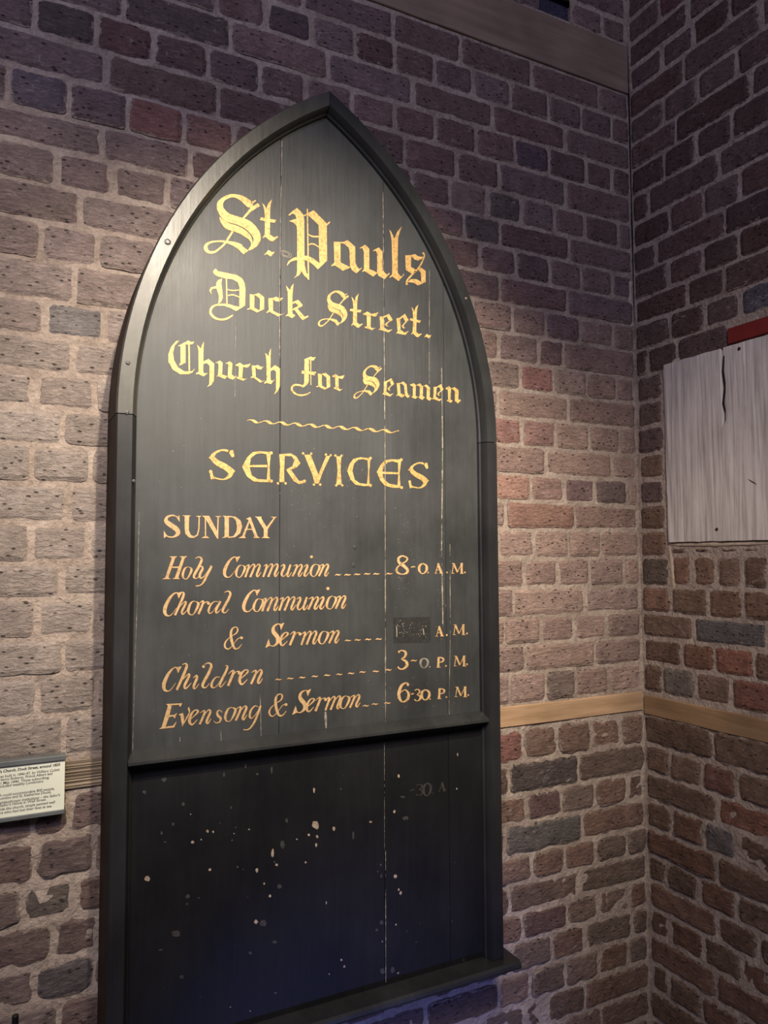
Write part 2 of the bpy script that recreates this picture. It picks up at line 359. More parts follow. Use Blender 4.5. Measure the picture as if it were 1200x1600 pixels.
def lay(side, k, u0, u1, v0f, v1f, px, gap=None):
    vm = (v0f((u0+u1)/2) + v1f((u0+u1)/2)) / 2
    rough = vm < -.42
    g = random.uniform(.0036, .0056) if gap is None else gap
    gz = random.uniform(.0036, .0052) * (1.15 if rough else 1)
    a, b = min(u0, u1) + g, max(u0, u1) - g
    if b - a < .012: return
    V, F, A = brick_mesh(side, a, b, lambda u: v0f(u) + gz, lambda u: v1f(u) - gz, rough)
    n = 0; P = []
    for (uu, vv) in ((a, v0f(a)), (b, v0f(b)), (b, v1f(b)), (a, v1f(a))):
        q = put(side, uu, 0, vv)
        cz = M[2][0]*q[0] + M[2][2]*q[1]
        if cz < .1: P = None; break
        x, y = proj(q[0], q[1], q[2] - H); P.append((min(1200, max(0, x)), min(1600, max(0, y))))
    ar = 0 if P is None else abs(sum(P[i][0]*P[(i+1) % 4][1] - P[(i+1) % 4][0]*P[i][1] for i in range(4)))/2
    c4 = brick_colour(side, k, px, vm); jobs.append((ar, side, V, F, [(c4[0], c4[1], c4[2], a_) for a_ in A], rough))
def solveX(k, px):                          # X on the left wall where course k's middle meets photograph column px
    X = 1.0
    lo, hi = -3., CX + .2
    for _ in range(40):
        X = (lo + hi)/2; v = (bedL(k, X) + bedL(k + (2 if k == -7 else 1) if k != -7 else -6, X))/2
        # columns increase with X
        c = M[2][0]*X - M[2][1]*v + M[2][2]*D
        x = proj(X, D, v)[0] if c > .05 else -1e6
        if x < px: lo = X
        else: hi = X
    return X
def solveU(k, px):
    lo, hi = 0., 1.4
    for _ in range(40):
        u = (lo + hi)/2; v = (VC[k] + VC[k+1])/2
        x = proj(CX, D - u, v)[0]
        if x < px: lo = u
        else: hi = u
    return u
for k in range(-20, 25):
    if k == -6: continue
    top = (lambda X, k=k: bedL(k + 1, X)); bot = (lambda X, k=k: bedL(k, X))
    if k in (18, 19): continue              # the top timber
    H_ = HEADL.get(k)
    if H_ is None:
        st = random.uniform(0, .2); js = [CX - .02 - st - .232*i for i in range(12) if CX - .02 - st - .232*i > -.9][::-1]
        if k % 2 == 0: js = sorted(js + [x + .116 for x in js if x + .116 < CX - .03])
    else:
        js = [solveX(k, x) for x in H_]
        while js[0] > -.9: js.insert(0, js[0] - (.232 if k % 2 else .118))
        out = [js[0]]
        for x in js[1:]:
            gapw = x - out[-1]
            if gapw > .30:
                n = round(gapw / (.232 if k % 2 else .118)); s0 = out[-1]
                out += [s0 + gapw*i/n for i in range(1, n)]
            out.append(x)
        js = out
    js = js + [CX - .001]
    for a, b in zip(js, js[1:]):
        if b - a < .02: continue
        vm = (bot((a+b)/2) + top((a+b)/2))/2
        if behind_board(a, vm) and behind_board(b, vm): continue
        px = proj((a+b)/2, D, vm)[0] if a > -.4 else -200
        if k == 20 and 835 < px < 905: continue      # hole knocked through above the timber
        if -.42 < vm and False: pass
        lay('L', k, a, b, bot, top, px)
BU0, BV0, BV1 = .112, onR(1100, 846)[1], onR(1100, 553)[1]      # the pale board on the right wall
for k in range(-20, 25):
    if k == -6: continue
    top = (lambda u, k=k: bedR(k + 1, u)); bot = (lambda u, k=k: bedR(k, u))
    H_ = HEADR.get(k)
    js = [solveU(k, x) for x in H_] if H_ else [.10 + (.06 if k % 2 else 0)]
    if k <= 6 and k >= -1: js = js[:1]
    else:
        while js[-1] < 2.2: js.append(js[-1] + (.225 if k % 2 else .112) + random.uniform(-.006, .006))
    js = [.001] + js
    for a, b in zip(js, js[1:]):
        px = proj(CX, D - (a+b)/2, 0)[0] if (a+b)/2 < 1.2 else 1400
        if k == 7 and a > solveU(7, 1135) and a < .9: continue   # the red strip takes this course
        lay('R', k, a, b, bot, top, px)
# bricks past the far end of the pale board and the row of bricks on end beneath it
for k in range(-1, 8):
    u = 1.02
    while u < 2.2:
        n = u + (.225 if k % 2 else .112)
        lay('R', k, u, n, lambda q, k=k: bedR(k, q), lambda q, k=k: bedR(k + 1, q), 1400); u = n
js = [onR(x, 885)[0] for x in (1049, 1080, 1117.5, 1159, 1201)]
while js[-1] < .98: js.append(js[-1] + .078)
vb = lambda u: bedR(-1, u) + .002; vt = lambda u: BV0 - .036
for a, b in zip(js, js[1:]): lay('R', -99, a, b, vb, vt, proj(CX, D - (a+b)/2, 0)[0], .007)
a = js[0]
while a < .95:
    b = a + random.uniform(.045, .10); h = random.uniform(.016, .022)
    lay('R', -99, a, b, lambda u, h=h: BV0 - .032, lambda u, h=h: BV0 - .032 + h, 1100, .006); a = b + random.uniform(.0, .03)

def mortar_wall(name, side, u0, u1, v0, v1, holes, step=.011):
    nx, nz = int((u1 - u0)/step), int((v1 - v0)/step); V = []; F = []
    for i in range(nx + 1):
        for j in range(nz + 1):
            u = u0 + (u1 - u0)*i/nx; v = v0 + (v1 - v0)*j/nz
            n = noise.noise(Vector((u*26, v*26, 5))) + .6*noise.noise(Vector((u*70, v*70, 8)))
            low = v < -.43
            d = -.0031 + n*.0013 if not low else -.0026 + n*.0024 + .0018*noise.noise(Vector((u*9, v*9, 2)))
            V.append(put(side, u, d, v))
    for i in range(nx):
        for j in range(nz):
            uc, vc = u0 + (u1 - u0)*(i + .5)/nx, v0 + (v1 - v0)*(j + .5)/nz
            if any(a < uc < b and c < vc < d for a, b, c, d in holes): continue
            a = i*(nz + 1) + j; F.append((a, a + nz + 1, a + nz + 2, a + 1))
    # back and edges give the wall a thickness
    s = len(V)
    for (u, v) in ((u0, v0), (u1, v0), (u1, v1), (u0, v1)):
        V.append(put(side, u, -.004, v)); V.append(put(side, u, -.22, v))
    F += [(s + 1, s + 3, s + 5, s + 7), (s, s + 2, s + 3, s + 1), (s + 2, s + 4, s + 5, s + 3), (s + 4, s + 6, s + 7, s + 5), (s + 6, s, s + 1, s + 7)]
    o = obj(name, V, F, MORTAR, smooth=True); tag(o, kind='structure'); return o
VTOP, VBOT = 1.90, -H
hx0, hx1 = onL(838, 10)[0], onL(893, 20)[0]
wall_l = mortar_wall('wall_left', 'L', -.9, CX + .012, VBOT, VTOP, [(hx0, hx1, VC[20] + .004, VC[21] - .006)])
wall_r = mortar_wall('wall_right', 'R', -.012, 2.2, VBOT, VTOP, [])
tag(wall_l, 'left brick wall in lime mortar that carries the black arched board'); tag(wall_r, 'right brick wall meeting it at the corner, with the pale board let in')
jobs.sort(key=lambda j: -j[0])
for side, wall in (('L', wall_l), ('R', wall_r)):
    mine = [j for j in jobs if j[1] == side]
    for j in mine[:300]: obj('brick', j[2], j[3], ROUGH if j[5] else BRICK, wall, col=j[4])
    if mine[300:]:
        mb = MB(); cols = []
        for j in mine[300:]: mb.add(j[2], j[3]); cols += j[4]
        tag(mb.obj('outlying_bricks', BRICK, wall, col=cols), kind='stuff')
    print('bricks', side, len(mine))
# dark void behind the hole above the top timber
MB().box((hx0 - .02, D + .028, VC[20] + H - .01), (hx1 + .02, D + .07, VC[21] + H + .01)).obj('brick', BRICK, wall_l, col=lin(70, 66, 84))
# floor
tag(MB().box((-.9, D - 2.2, -.05), (CX, D, 0)).obj('floor', FLOORM), 'stone floor below the picture', kind='structure')

def rough_box(a, b, step, amp, seed, bev=.002, edge=.0):
    """box with a gently uneven skin"""
    bm = bmesh.new(); bmesh.ops.create_cube(bm, size=1)
    for q in bm.verts: q.co = Vector([(a[i]+b[i])/2 + q.co[i]*(b[i]-a[i]) for i in range(3)])
    ext = max(range(3), key=lambda i: b[i]-a[i])
    n = max(1, int((b[ext]-a[ext])/step))
    es = [e for e in bm.edges if abs((e.verts[0].co - e.verts[1].co)[ext]) > 1e-4]
    bmesh.ops.subdivide_edges(bm, edges=es, cuts=n, use_grid_fill=True)
    if bev: bmesh.ops.bevel(bm, geom=[e for e in bm.edges if e.calc_face_angle(0) > .8], offset=bev, segments=1, affect='EDGES')
    for q in bm.verts:
        nn = noise.noise_vector(q.co*9 + Vector((seed, seed, 0))) + noise.noise_vector(q.co*40)*.3
        for i in range(3):
            if i != ext: q.co[i] += nn[i]*amp
    bm.verts.ensure_lookup_table()
    for i, q in enumerate(bm.verts): q.index = i
    r = [q.co[:] for q in bm.verts], [[q.index for q in f.verts] for f in bm.faces]; bm.free(); return r
# bond timbers let into the walls
V, F = rough_box((-.88, D - .004, VC[18] + H + .002), (CX - .003, D + .10, VC[20] + H - .004), .05, .0012, 1)
tag(obj('trim_1', V, F, TIMB_T), 'broad dusty brown timber let into the left wall at the top', kind='structure')
XB = 1.00
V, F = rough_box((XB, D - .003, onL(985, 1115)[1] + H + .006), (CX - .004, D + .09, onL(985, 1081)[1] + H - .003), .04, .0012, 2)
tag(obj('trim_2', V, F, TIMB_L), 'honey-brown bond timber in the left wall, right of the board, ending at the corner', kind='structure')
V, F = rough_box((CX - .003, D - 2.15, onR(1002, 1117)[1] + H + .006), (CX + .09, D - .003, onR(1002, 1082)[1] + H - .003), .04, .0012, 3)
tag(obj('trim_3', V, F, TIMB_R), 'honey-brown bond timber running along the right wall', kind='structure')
# ridged timber end left of the board
z0, z1 = onL(124, 1231)[1] + H, onL(124, 1187)[1] + H
V = []; F = []; n = 26
for i in range(n + 1):
    z = z0 + (z1 - z0)*i/n; d = .002 + .0016*math.sin(i*2.1) + .0012*noise.noise(Vector((i*.7, 3, 1)))
    for m_ in range(13):
        X = -.88 + 1.1*m_/12; V.append((X, D - d + .0012*noise.noise(Vector((X*8, i*.5, 2))), z + .001*math.sin(X*9 + i)))
for i in range(n):
    for m_ in range(12): a = i*13 + m_; F.append((a, a + 1, a + 14, a + 13))
s = len(V); V += [(-.88, D + .08, z0), (.22, D + .08, z0), (.22, D + .08, z1), (-.88, D + .08, z1)]
F += [(s, s+1, 12, 0), (s+3, n*13, n*13+12, s+2), (s+1, s+2, n*13+12, 12), (s, 0, n*13, s+3), (s, s+3, s+2, s+1)]
tag(obj('trim_4', V, F, GROOVE), 'weathered timber with ridged grain in the left wall, left of the board', kind='structure')

# ------------------------------------------------------------------ pale board and red strip on the right wall
t = empty('wall_board', (CX, D - .3, BV0 + H))
tag(t, 'pale limewashed wooden board with upright grain let into the right brick wall', 'board')
t['category'] = 'board'
def child(o, root): o.parent = root; o.matrix_parent_inverse = Matrix.Translation(-root.location); return o
V = []; F = []
nu, nz = 60, 24; u0, u1 = BU0, 1.0
def bt(u, v):                                # front of the board with its grain ridges
    d = .006 + .0011*noise.noise(Vector((u*130, v*6, 1))) + .0015*noise.noise(Vector((u*22, v*5, 4)))
    uc = onR(1131, 600)[0] + .003*noise.noise(Vector((v*20, 0, 0)))
    if v > onR(1131, 662)[1]:
        d -= .006*math.exp(-((u - uc)/.004)**2)
    return d
us = sorted([u0 + (u1 - u0)*i/150 for i in range(151)])
for i, u in enumerate(us):
    for j in range(nz + 1):
        v = BV0 + (BV1 - BV0)*j/nz
        uu = u + (.0025*noise.noise(Vector((v*30, 7, 0))) if i == 0 else 0); vv = v + (.002*noise.noise(Vector((u*30, 2, 9))) if j in (0, nz) else 0)
        V.append(put('R', uu, bt(u, v), vv))
for i in range(len(us) - 1):
    for j in range(nz): a = i*(nz + 1) + j; F.append((a, a + nz + 1, a + nz + 2, a + 1))
b0 = len(V); L = len(us) - 1
V += [put('R', u0, -.03, BV0), put('R', u1, -.03, BV0), put('R', u1, -.03, BV1), put('R', u0, -.03, BV1)]
idx = lambda i, j: i*(nz + 1) + j
F += [tuple([b0, b0 + 3] + [idx(0, j) for j in range(nz, -1, -1)]), tuple([b0 + 1] + [idx(L, j) for j in range(nz + 1)] + [b0 + 2]),
      tuple([b0 + 3, b0 + 2] + [idx(i, nz) for i in range(L, -1, -1)]), tuple([b0 + 1, b0] + [idx(i, 0) for i in range(L + 1)])]
child(obj('board_face', V, F, LIME), t)
# crack: a dark split standing in its groove
mb = MB(); cp = [(1131, 556), (1129.5, 580), (1133, 605), (1130, 630), (1134, 645), (1133, 661)]
def ribbonR(pts, d, dd=.0006):
    V = []; F = []
    for x, y, w_ in pts:
        u, v = onR(x, y, d); V += [put('R', u - w_, d, v), put('R', u + w_, d, v)]
    for i in range(len(pts) - 1): F.append((2*i, 2*i+1, 2*i+3, 2*i+2))
    return V, F
V, F = ribbonR([(x, y, (.0022, .0030, .0035, .0030, .0022, .0004)[i]) for i, (x, y) in enumerate(cp)], .0055)
tag(child(obj('split', V, F, DARK), t), 'dark vertical split near the top of the pale board')
def disc(name, side, x, y, r, t_, mt, root, hgt=.002, n=12, squash=1):
    u, v = (onL if side == 'L' else onR)(x, y, t_); V = []; F = []
    for rr, hh in ((r, 0), (r*.9, hgt*.7), (r*.5, hgt)):
        for i in range(n):
            a = 2*PI*i/n; V.append(put(side, u + rr*math.cos(a)*squash, t_ + hh, v + rr*math.sin(a)))
    for q in range(2):
        for i in range(n): F.append((q*n + i, q*n + (i+1) % n, (q+1)*n + (i+1) % n, (q+1)*n + i))
    F.append(tuple(range(2*n, 3*n)))
    return child(obj(name, V, F, mt), root)
disc('nail', 'R', 1120, 827, .0042, .006, NAIL, t); disc('nail', 'R', 1155, 545, .005, .006, NAIL, t)
V, F = ribbonR([(1168, 748, .0002), (1173, 751, .0016), (1178, 754, .0018), (1183, 757, .0004)], .0075)
child(obj('scratch', V, F, DARK), t)
# lime fillet down the board's left edge and along its top and foot
def lump(name, side, pts, r, mt, root, seed=0, n=8, flat=.5):
    """a ragged ridge of mortar along points (u, v)"""
    V = []; F = []; P = []
    for i in range(len(pts) - 1):
        for q in range(10): P.append([pts[i][c] + (pts[i+1][c] - pts[i][c])*q/10 for c in (0, 1)])
    P.append(pts[-1])
    for i, p in enumerate(P):
        a = P[max(0, i-1)]; b = P[min(len(P)-1, i+1)]; tx, tz = b[0]-a[0], b[1]-a[1]; l = math.hypot(tx, tz) or 1; nx_, nz_ = -tz/l, tx/l
        rr = r*(1 + .45*noise.noise(Vector((p[0]*45 + seed, p[1]*45, 1))) + .4*noise.noise(Vector((p[0]*120, p[1]*120, seed))))
        for j in range(n):
            an = PI*j/(n-1); V.append(put(side, p[0] + nx_*math.cos(an)*rr, -.004 + math.sin(an)*rr*flat*1.6, p[1] + nz_*math.cos(an)*rr))
    for i in range(len(P)-1):
        for j in range(n-1): a = i*n + j; F.append((a, a+1, a+n+1, a+n))
    o = obj(name, V, F, mt, smooth=True)
    if root.type == 'EMPTY': child(o, root)
    else: o.parent = root
    return o
lump('lime_fillet', 'R', [(BU0 - .006, BV1), (BU0 - .005, .3), (BU0 - .004, BV0 - .02), (BU0 + .004, BV0 - .10), (BU0 + .008, VC[-1] - .02)], .006, ARRIS, wall_r, 1, flat=.2)
lump('lime_fillet', 'R', [(BU0, BV0 - .006), (.3, BV0 - .008), (.6, BV0 - .006), (.98, BV0 - .008)], .006, ARRIS, wall_r, 4)
lump('lime_fillet', 'R', [(BU0, BV1 + .004), (.2, BV1 + .006), (.32, BV1 + .007)], .0055, ARRIS, wall_r, 6)
ru0 = onR(1140.5, 530)[0]; rv0, rv1 = BV1 + .004, onR(1141, 514)[1]
V, F = rough_box((CX - .010, D - .98, rv0 + H), (CX + .02, D - ru0, rv1 + H), .06, .0006, 9)
tag(obj('red_strip', V, F, RED), 'red painted strip lying along the top edge of the pale board', 'strip')
# a run of crumbling lime down the corner
lump('lime_fillet', 'L', [(CX - .006, VC[11] - .02), (CX - .010, VC[10] + .03), (CX - .006, VC[9])], .008, ARRIS, wall_l, 2, flat=.3)
lump('lime_fillet', 'L', [(CX - .003, VC[-6]), (CX - .008, VC[-10]), (CX - .006, VC[-14]), (CX - .007, VC[-19])], .010, MORTAR, wall_l, 3, flat=.22)
V = []; F = []; cr_ = [(VC[20] + .01, .0005), (VC[18], .0035), (VC[16], .0028), (VC[14], .0018), (VC[13] - .03, .0035), (VC[12], .0022), (VC[10], .0016), (VC[9], .0004)]
for i in range(len(cr_) - 1):
    for q in range(6):
        f_ = q/6; v_ = cr_[i][0]*(1 - f_) + cr_[i+1][0]*f_; w_ = cr_[i][1]*(1 - f_) + cr_[i+1][1]*f_
        o_ = .0015*noise.noise(Vector((v_*40, 1, 1))) + .001
        V += [(CX - .0015 - o_ - w_, D - .0036, v_ + H), (CX - .0015 - o_ + w_, D - .0036, v_ + H)]
for i in range(len(V)//2 - 1): F.append((2*i, 2*i+1, 2*i+3, 2*i+2))
obj('corner_crack', V, F, DARK, wall_l)

# ------------------------------------------------------------------ the arched board
TF, TB = .130, .102                        # front of the frame and front of the planks, out from the wall
XLi, XRi, XL, XR = .2225, 1.026, .185, 1.063
VS, VSH = .275, -.934                      # springing line, top of the sill shelf
t = empty('sign_board', ((XL+XR)/2, D - .07, VSH + H))
tag(t, 'black pointed-arch wooden notice board with gilt lettering of church service times', 'sign board')
# frame: profile (inset from the outer edge, distance from the wall)
PROF = [(.0, .0), (.0, .125), (.003, TF), (.030, TF), (.0325, TF - .004), (.0355, .119), (.0375, .112), (.0405, .1095), (.0425, TB - .004), (.0425, .0)]
def sweep(stations, name, mt, part_label=None, caps=True):
    """stations: list of lists of (X, v, t)"""
    V = [put('L', a, c, b) for st in stations for (a, b, c) in st]; n = len(stations[0]); F = []
    for i in range(len(stations) - 1):
        for j in range(n):
            q = (j + 1) % n; F.append((i*n + j, i*n + q, (i+1)*n + q, (i+1)*n + j))
    F += [tuple(range(n)), tuple(range((len(stations)-1)*n, len(stations)*n))[::-1]]
    bm = bmesh.new(); vs = [bm.verts.new(p) for p in V]
    for f in F: bm.faces.new([vs[i] for i in f])
    bmesh.ops.recalc_face_normals(bm, faces=bm.faces[:]); me = bpy.data.meshes.new(name); bm.to_mesh(me); bm.free()
    me.materials.append(mt); o = bpy.data.objects.new(name, me); C.objects.link(o); child(o, t)
    if part_label: o['label'] = part_label
    return o
def arch(side):
    cx = XR if side < 0 else XL; R0 = XR - XL; out = []; ns = 40
    for i in range(ns + 1):
        st = []
        for (ins, tt) in PROF:
            r = R0 - ins; end = math.acos(((XL+XR)/2 - XL)/r); th = (end - .0008)*i/ns if True else 0
            X = cx + side*r*math.cos(th); st.append((X, VS + .001 + r*math.sin(th), tt))
        out.append(st)
    return out
def split_skin(sts, nm, lab, mt=None):
    o = sweep(sts, nm, mt or FRAMEM, lab)
    o.data.materials.append(SIDEW)
    n = len(PROF)
    for f in o.data.polygons:               # bare dark brown wood on the outer side of the frame
        vv = [o.data.vertices[i].co for i in f.vertices]
        if abs(f.normal.y) < .3 and len(vv) == 4 and max(D - q.y for q in vv) > .12 and min(D - q.y for q in vv) < .01 and f.center.x and nm != 'x':
            ins_outer = (f.center.x < XL + .001) if f.center.z < H + VS else math.hypot(f.center.x - (XR if f.center.x < APEX else XL), f.center.z - H - VS) > (XR - XL) - .004
            if ins_outer: f.material_index = 1
    return o
split_skin(arch(-1), 'arch_rail', 'left curved rail of the frame, its paint lightened to carry the highlight', SHEEN); split_skin(arch(1), 'arch_rail', 'right curved rail of the frame')
for side in (-1, 1):
    sts = []
    for v in (VSH, -.6, -.3, 0, VS - .001):
        e = XL if side < 0 else XR
        sts.append([(e - side*ins, v, tt) for ins, tt in PROF])
    split_skin(sts, 'stile', None, STILEM)
# planks behind the frame (edges recessed, seams as in the photograph)
def xs_at(pts): return [onL(x, y, TB)[0] for x, y in pts]
seams = [onL(439, 300, TB)[0], onL(601.5, 700, TB)[0], onL(697, 900, TB)[0]]
cuts = [XL + .03] + seams + [XR - .03]
TRV = onL(480, 1160, TB)[1]
def top_at(X, ins=.030):
    R = XR - XL - ins
    cx = XR if X < (XL+XR)/2 else XL
    return VS + math.sqrt(max(0, R*R - (X - cx)**2))
def plank(x0, x1, lo, upper, mt, tb=TB):
    outl = [(x0, lo), (x1, lo)]
    if upper is None:
        n = 14
        xs = [x1 + (x0 - x1)*i/n for i in range(n + 1)]
        if x0 < APEX < x1: xs = sorted(xs + [APEX], reverse=True)
        outl += [(x, top_at(x)) for x in xs]
    else: outl += [(x1, upper), (x0, upper)]
    bm = bmesh.new(); f = bm.faces.new([bm.verts.new(put('L', x, tb, v)) for x, v in outl])
    r = bmesh.ops.extrude_face_region(bm, geom=[f]); 
    for q in [g for g in r['geom'] if isinstance(g, bmesh.types.BMVert)]: q.co.y = D - .075
    bmesh.ops.recalc_face_normals(bm, faces=bm.faces[:])
    ed = [e for e in bm.edges if all(abs(q.co.y - (D - tb)) < 1e-6 for q in e.verts)]
    bmesh.ops.bevel(bm, geom=ed, offset=.0008, segments=1, affect='EDGES')
    me = bpy.data.meshes.new('plank'); bm.to_mesh(me); bm.free(); me.materials.append(mt)
    o = bpy.data.objects.new('plank', me); C.objects.link(o); child(o, t); return o
for i in range(4):
    plank(cuts[i] + (.0003 if i else 0), cuts[i+1] - .0003, TRV, None, PLANKM)
lc = [XL + .03, onL(602, 1350, TB)[0], onL(703, 1300, TB)[0], XR - .03]
for i in range(3): plank(lc[i] + (.0006 if i else 0), lc[i+1] - .0006, VSH - .001, TRV - .0015, LOWERM, TB - .002)
# narrow raised strip between the two right-hand planks
x0, x1 = onL(691, 950, TB)[0], onL(703, 950, TB)[0]
# transom
X0, X1 = onL(201, 1190, .14)[0], onL(767, 1127, .14)[0]
va, vb_ = onL(480, 1143, TB)[1], onL(480, 1172, TB)[1]
pr = [(va + .004, TB - .004), (va, TB + .004), (va - .010, .128), (va - .013, .134), (va - .018, .1345), (va - .021, .131), (va - .024, .122), (va - .027, .112), (vb_ - .002, TB - .006)]
sts = []
for X, m_ in ((X0, 0), (X0 + .0005, 1), (X0 + .008, 1), (X1 - .008, 1), (X1 - .0005, 1), (X1, 0)):
    sts.append([(X, v if m_ else v - .0, tt if m_ else TB + (tt - TB)*.9) for v, tt in pr])
sweep(sts, 'transom', FRAMEM, 'moulded rail across the board below the service times')
# sill shelf
pr = [(VSH, 0), (VSH, .152), (VSH - .004, .1585), (VSH - .010, .160), (VSH - .015, .1585), (VSH - .020, .150), (VSH - .024, .142), (VSH - .026, .12), (VSH - .026, 0)]
sts = [[(X, v, tt if tt < .1 else tt - dd) for v, tt in pr] for X, dd in ((XL - .028, .004), (XL - .026, 0), (XR + .026, 0), (XR + .028, .004))]
sweep(sts, 'sill_shelf', FRAMEM, 'projecting black shelf at the foot of the board')

# ---- marks on the board: flat gilding and chips, in thin skins on the planks
def skin(polys, name, mt, tt, label=None, thick=.0005):
    """polys: lists of photograph points; builds a thin raised skin on the plane tt in front of the wall"""
    V = []; F = []; k_ = 0
    for pl in polys:
        P = [onL(x, y, tt) for x, y in pl]
        tr = tessellate_polygon([[Vector((a, b, 0)) for a, b in P]])
        n = len(V); k_ += 1; V += [put('L', a, tt + (k_ % 11)*.00002, b) for a, b in P]
        for q in tr:
            (ax, ay), (bx, by), (cx, cy) = (P[i] for i in q)
            F.append(tuple(n + i for i in (q if (bx-ax)*(cy-ay) - (cx-ax)*(by-ay) > 0 else q[::-1])))
    o = obj(name, V, F, mt); child(o, t)
    if label: o['label'] = label
    return o
def catmull(pts, sub=5):
    out = []
    if len(pts) < 3: sub = 1
    for i in range(len(pts) - 1):
        p0, p1, p2, p3 = pts[max(0, i-1)], pts[i], pts[i+1], pts[min(len(pts)-1, i+2)]
        for s in range(sub):
            u = s/sub; out.append([.5*((2*b) + (-a + c)*u + (2*a - 5*b + 4*c - d)*u*u + (-a + 3*b - 3*c + d)*u**3) for a, b, c, d in zip(p0, p1, p2, p3)])
    out.append(list(pts[-1])); return out
def stroke(pts, sub=5):
    """pen stroke with changing width -> small quads"""
    P = catmull(pts, sub); quads = []; E = []
    for i, p in enumerate(P):
        a = P[max(0, i-1)]; b = P[min(len(P)-1, i+1)]; dx, dy = b[0]-a[0], b[1]-a[1]; l = math.hypot(dx, dy) or 1
        h = max(p[2], 1)/2; E.append(((p[0] - dy/l*h, p[1] + dx/l*h), (p[0] + dy/l*h, p[1] - dx/l*h)))
    for i in range(len(E) - 1): quads.append([E[i][0], E[i][1], E[i+1][1], E[i+1][0]])
    return quads
def ball(x, y, r, n=10): return [[(x + r*math.cos(2*PI*i/n), y + r*math.sin(2*PI*i/n)) for i in range(n)]]
def shapes(L):
    """L: entries ('p', points) | ('s', points with widths) | ('c', x, y, r) -> polygons in the same coordinates"""
    out = []
    for e in L:
        if e[0] == 'p': out.append(e[1])
        elif e[0] == 's': out += stroke(e[1])
        else: out += ball(*e[1:])
    return out
class Frame:                                # a zoomed window on the board: window coordinates -> photograph coordinates
    def __init__(s, x, y, k): s.x, s.y, s.k = x, y, k
    def __call__(s, polys): return [[(s.x + a/s.k, s.y + b/s.k) for a, b in p] for p in polys]
def affine(polys, src, dst):
    (x0, y0), (x1, y1), (x2, y2) = src; (X0, Y0), (X1, Y1), (X2, Y2) = dst
    d = (x1-x0)*(y2-y0) - (x2-x0)*(y1-y0); out = []
    for p in polys:
        q = []
        for x, y in p:
            a = ((x-x0)*(y2-y0) - (x2-x0)*(y-y0))/d; b = ((x1-x0)*(y-y0) - (x-x0)*(y1-y0))/d
            q.append((X0 + a*(X1-X0) + b*(X2-X0), Y0 + a*(Y1-Y0) + b*(Y2-Y0)))
        out.append(q)
    return out
f1 = Frame(310, 290, 8.571); f2 = Frame(440, 315, 8.571); f3 = Frame(550, 340, 9.2308); f4 = Frame(320, 410, 7.0588); f5 = Frame(490, 440, 6.3158)
f6 = Frame(250, 520, 6); f7 = Frame(440, 545, 7.5); f8 = Frame(580, 560, 7.5); f9 = Frame(320, 640, 6.3158); f10 = Frame(500, 640, 6.3158)
# blackletter capitals and minuscules
gS = shapes([('s', [(705,235,30), (688,253,92), (595,178,74), (500,140,48), (420,141,46), (338,180,52), (290,245,80), (303,330,92), (385,423,112), (522,468,106), (640,515,120), (725,585,118), (775,660,108), (785,720,94), (765,775,78), (715,830,50), (670,862,16)]),
  ('s', [(285,425,10), (320,478,50), (390,540,84), (480,570,86), (570,607,80), (640,655,72), (690,705,46), (712,760,20), (708,797,5)]),
  ('p', [(590,432), (618,437), (700,352), (825,272), (795,235), (700,295)]), ('p', [(715,218), (765,192), (775,205), (725,240)]),
  ('s', [(460,615,30), (410,690,27), (350,780,26), (280,845,26), (210,890,30), (140,890,38), (98,845,50), (112,790,38), (180,755,24), (290,745,22), (400,760,38), (500,790,62), (570,830,80)]),
  ('p', [(530,780), (600,820), (670,870), (605,920), (570,890), (545,850)])])
gt = shapes([('p', [(850,232), (885,262), (910,308), (935,235), (988,183), (970,240), (960,330), (958,655), (1010,692), (1060,678), (1067,690), (995,748), (960,738), (893,685), (868,705), (860,695), (888,655), (890,400), (880,320), (868,275)]),
  ('p', [(835,425), (1042,460), (1020,500), (825,462)])])
gdot = shapes([('p', [(880,925), (940,862), (985,893), (1010,885), (1020,892), (968,952), (915,915), (890,930)])])
skin(f1(gS) + f1(gt) + f1(gdot), 'lettering', GOLD, TB + .0007, 'gilt blackletter word reading St.')
gP = shapes([('p', [(88,180), (150,125), (205,85), (255,130), (290,175), (303,240), (305,720), (310,850), (335,960), (368,985), (368,1045), (310,1000), (268,935), (235,985), (160,1028), (200,985), (207,920), (207,400), (200,320), (150,275), (95,262), (190,230), (200,238), (185,180), (150,158), (105,188)]),
  ('p', [(338,95), (352,95), (370,1045), (350,1045)]), ('p', [(290,185), (430,115), (605,295), (610,790), (485,908), (505,830), (500,600), (495,315), (350,175), (300,197)]),
  ('p', [(300,722), (360,730), (430,765), (512,830), (485,908), (430,850), (370,805), (300,780)]), ('p', [(210,738), (150,755), (90,800), (65,862), (80,852), (120,805), (210,780)]),
  ('p', [(598,300), (640,265), (652,278), (612,320)]), ('s', [(358,442,16), (420,468,22), (500,468,22)]), ('s', [(358,578,16), (425,568,22), (502,612,14)])])
ga = shapes([('p', [(698,535), (788,552), (790,815), (925,880), (820,928), (715,855), (665,868), (662,855), (706,818)]),
  ('p', [(700,538), (830,540), (885,515), (985,605), (988,820), (1010,870), (1040,905), (1065,885), (1073,895), (1000,962), (940,915), (915,860), (908,650), (895,615), (830,560), (790,560), (740,552)])])
gu = shapes([('p', [(108,440), (190,392), (250,450), (250,740), (370,795), (305,852), (180,772), (150,785), (148,772), (172,745), (172,500), (150,440), (112,447)]),
  ('p', [(298,478), (385,430), (440,490), (440,760), (500,820), (540,797), (545,807), (470,888), (380,840), (362,780), (362,530), (345,480), (305,484)])])
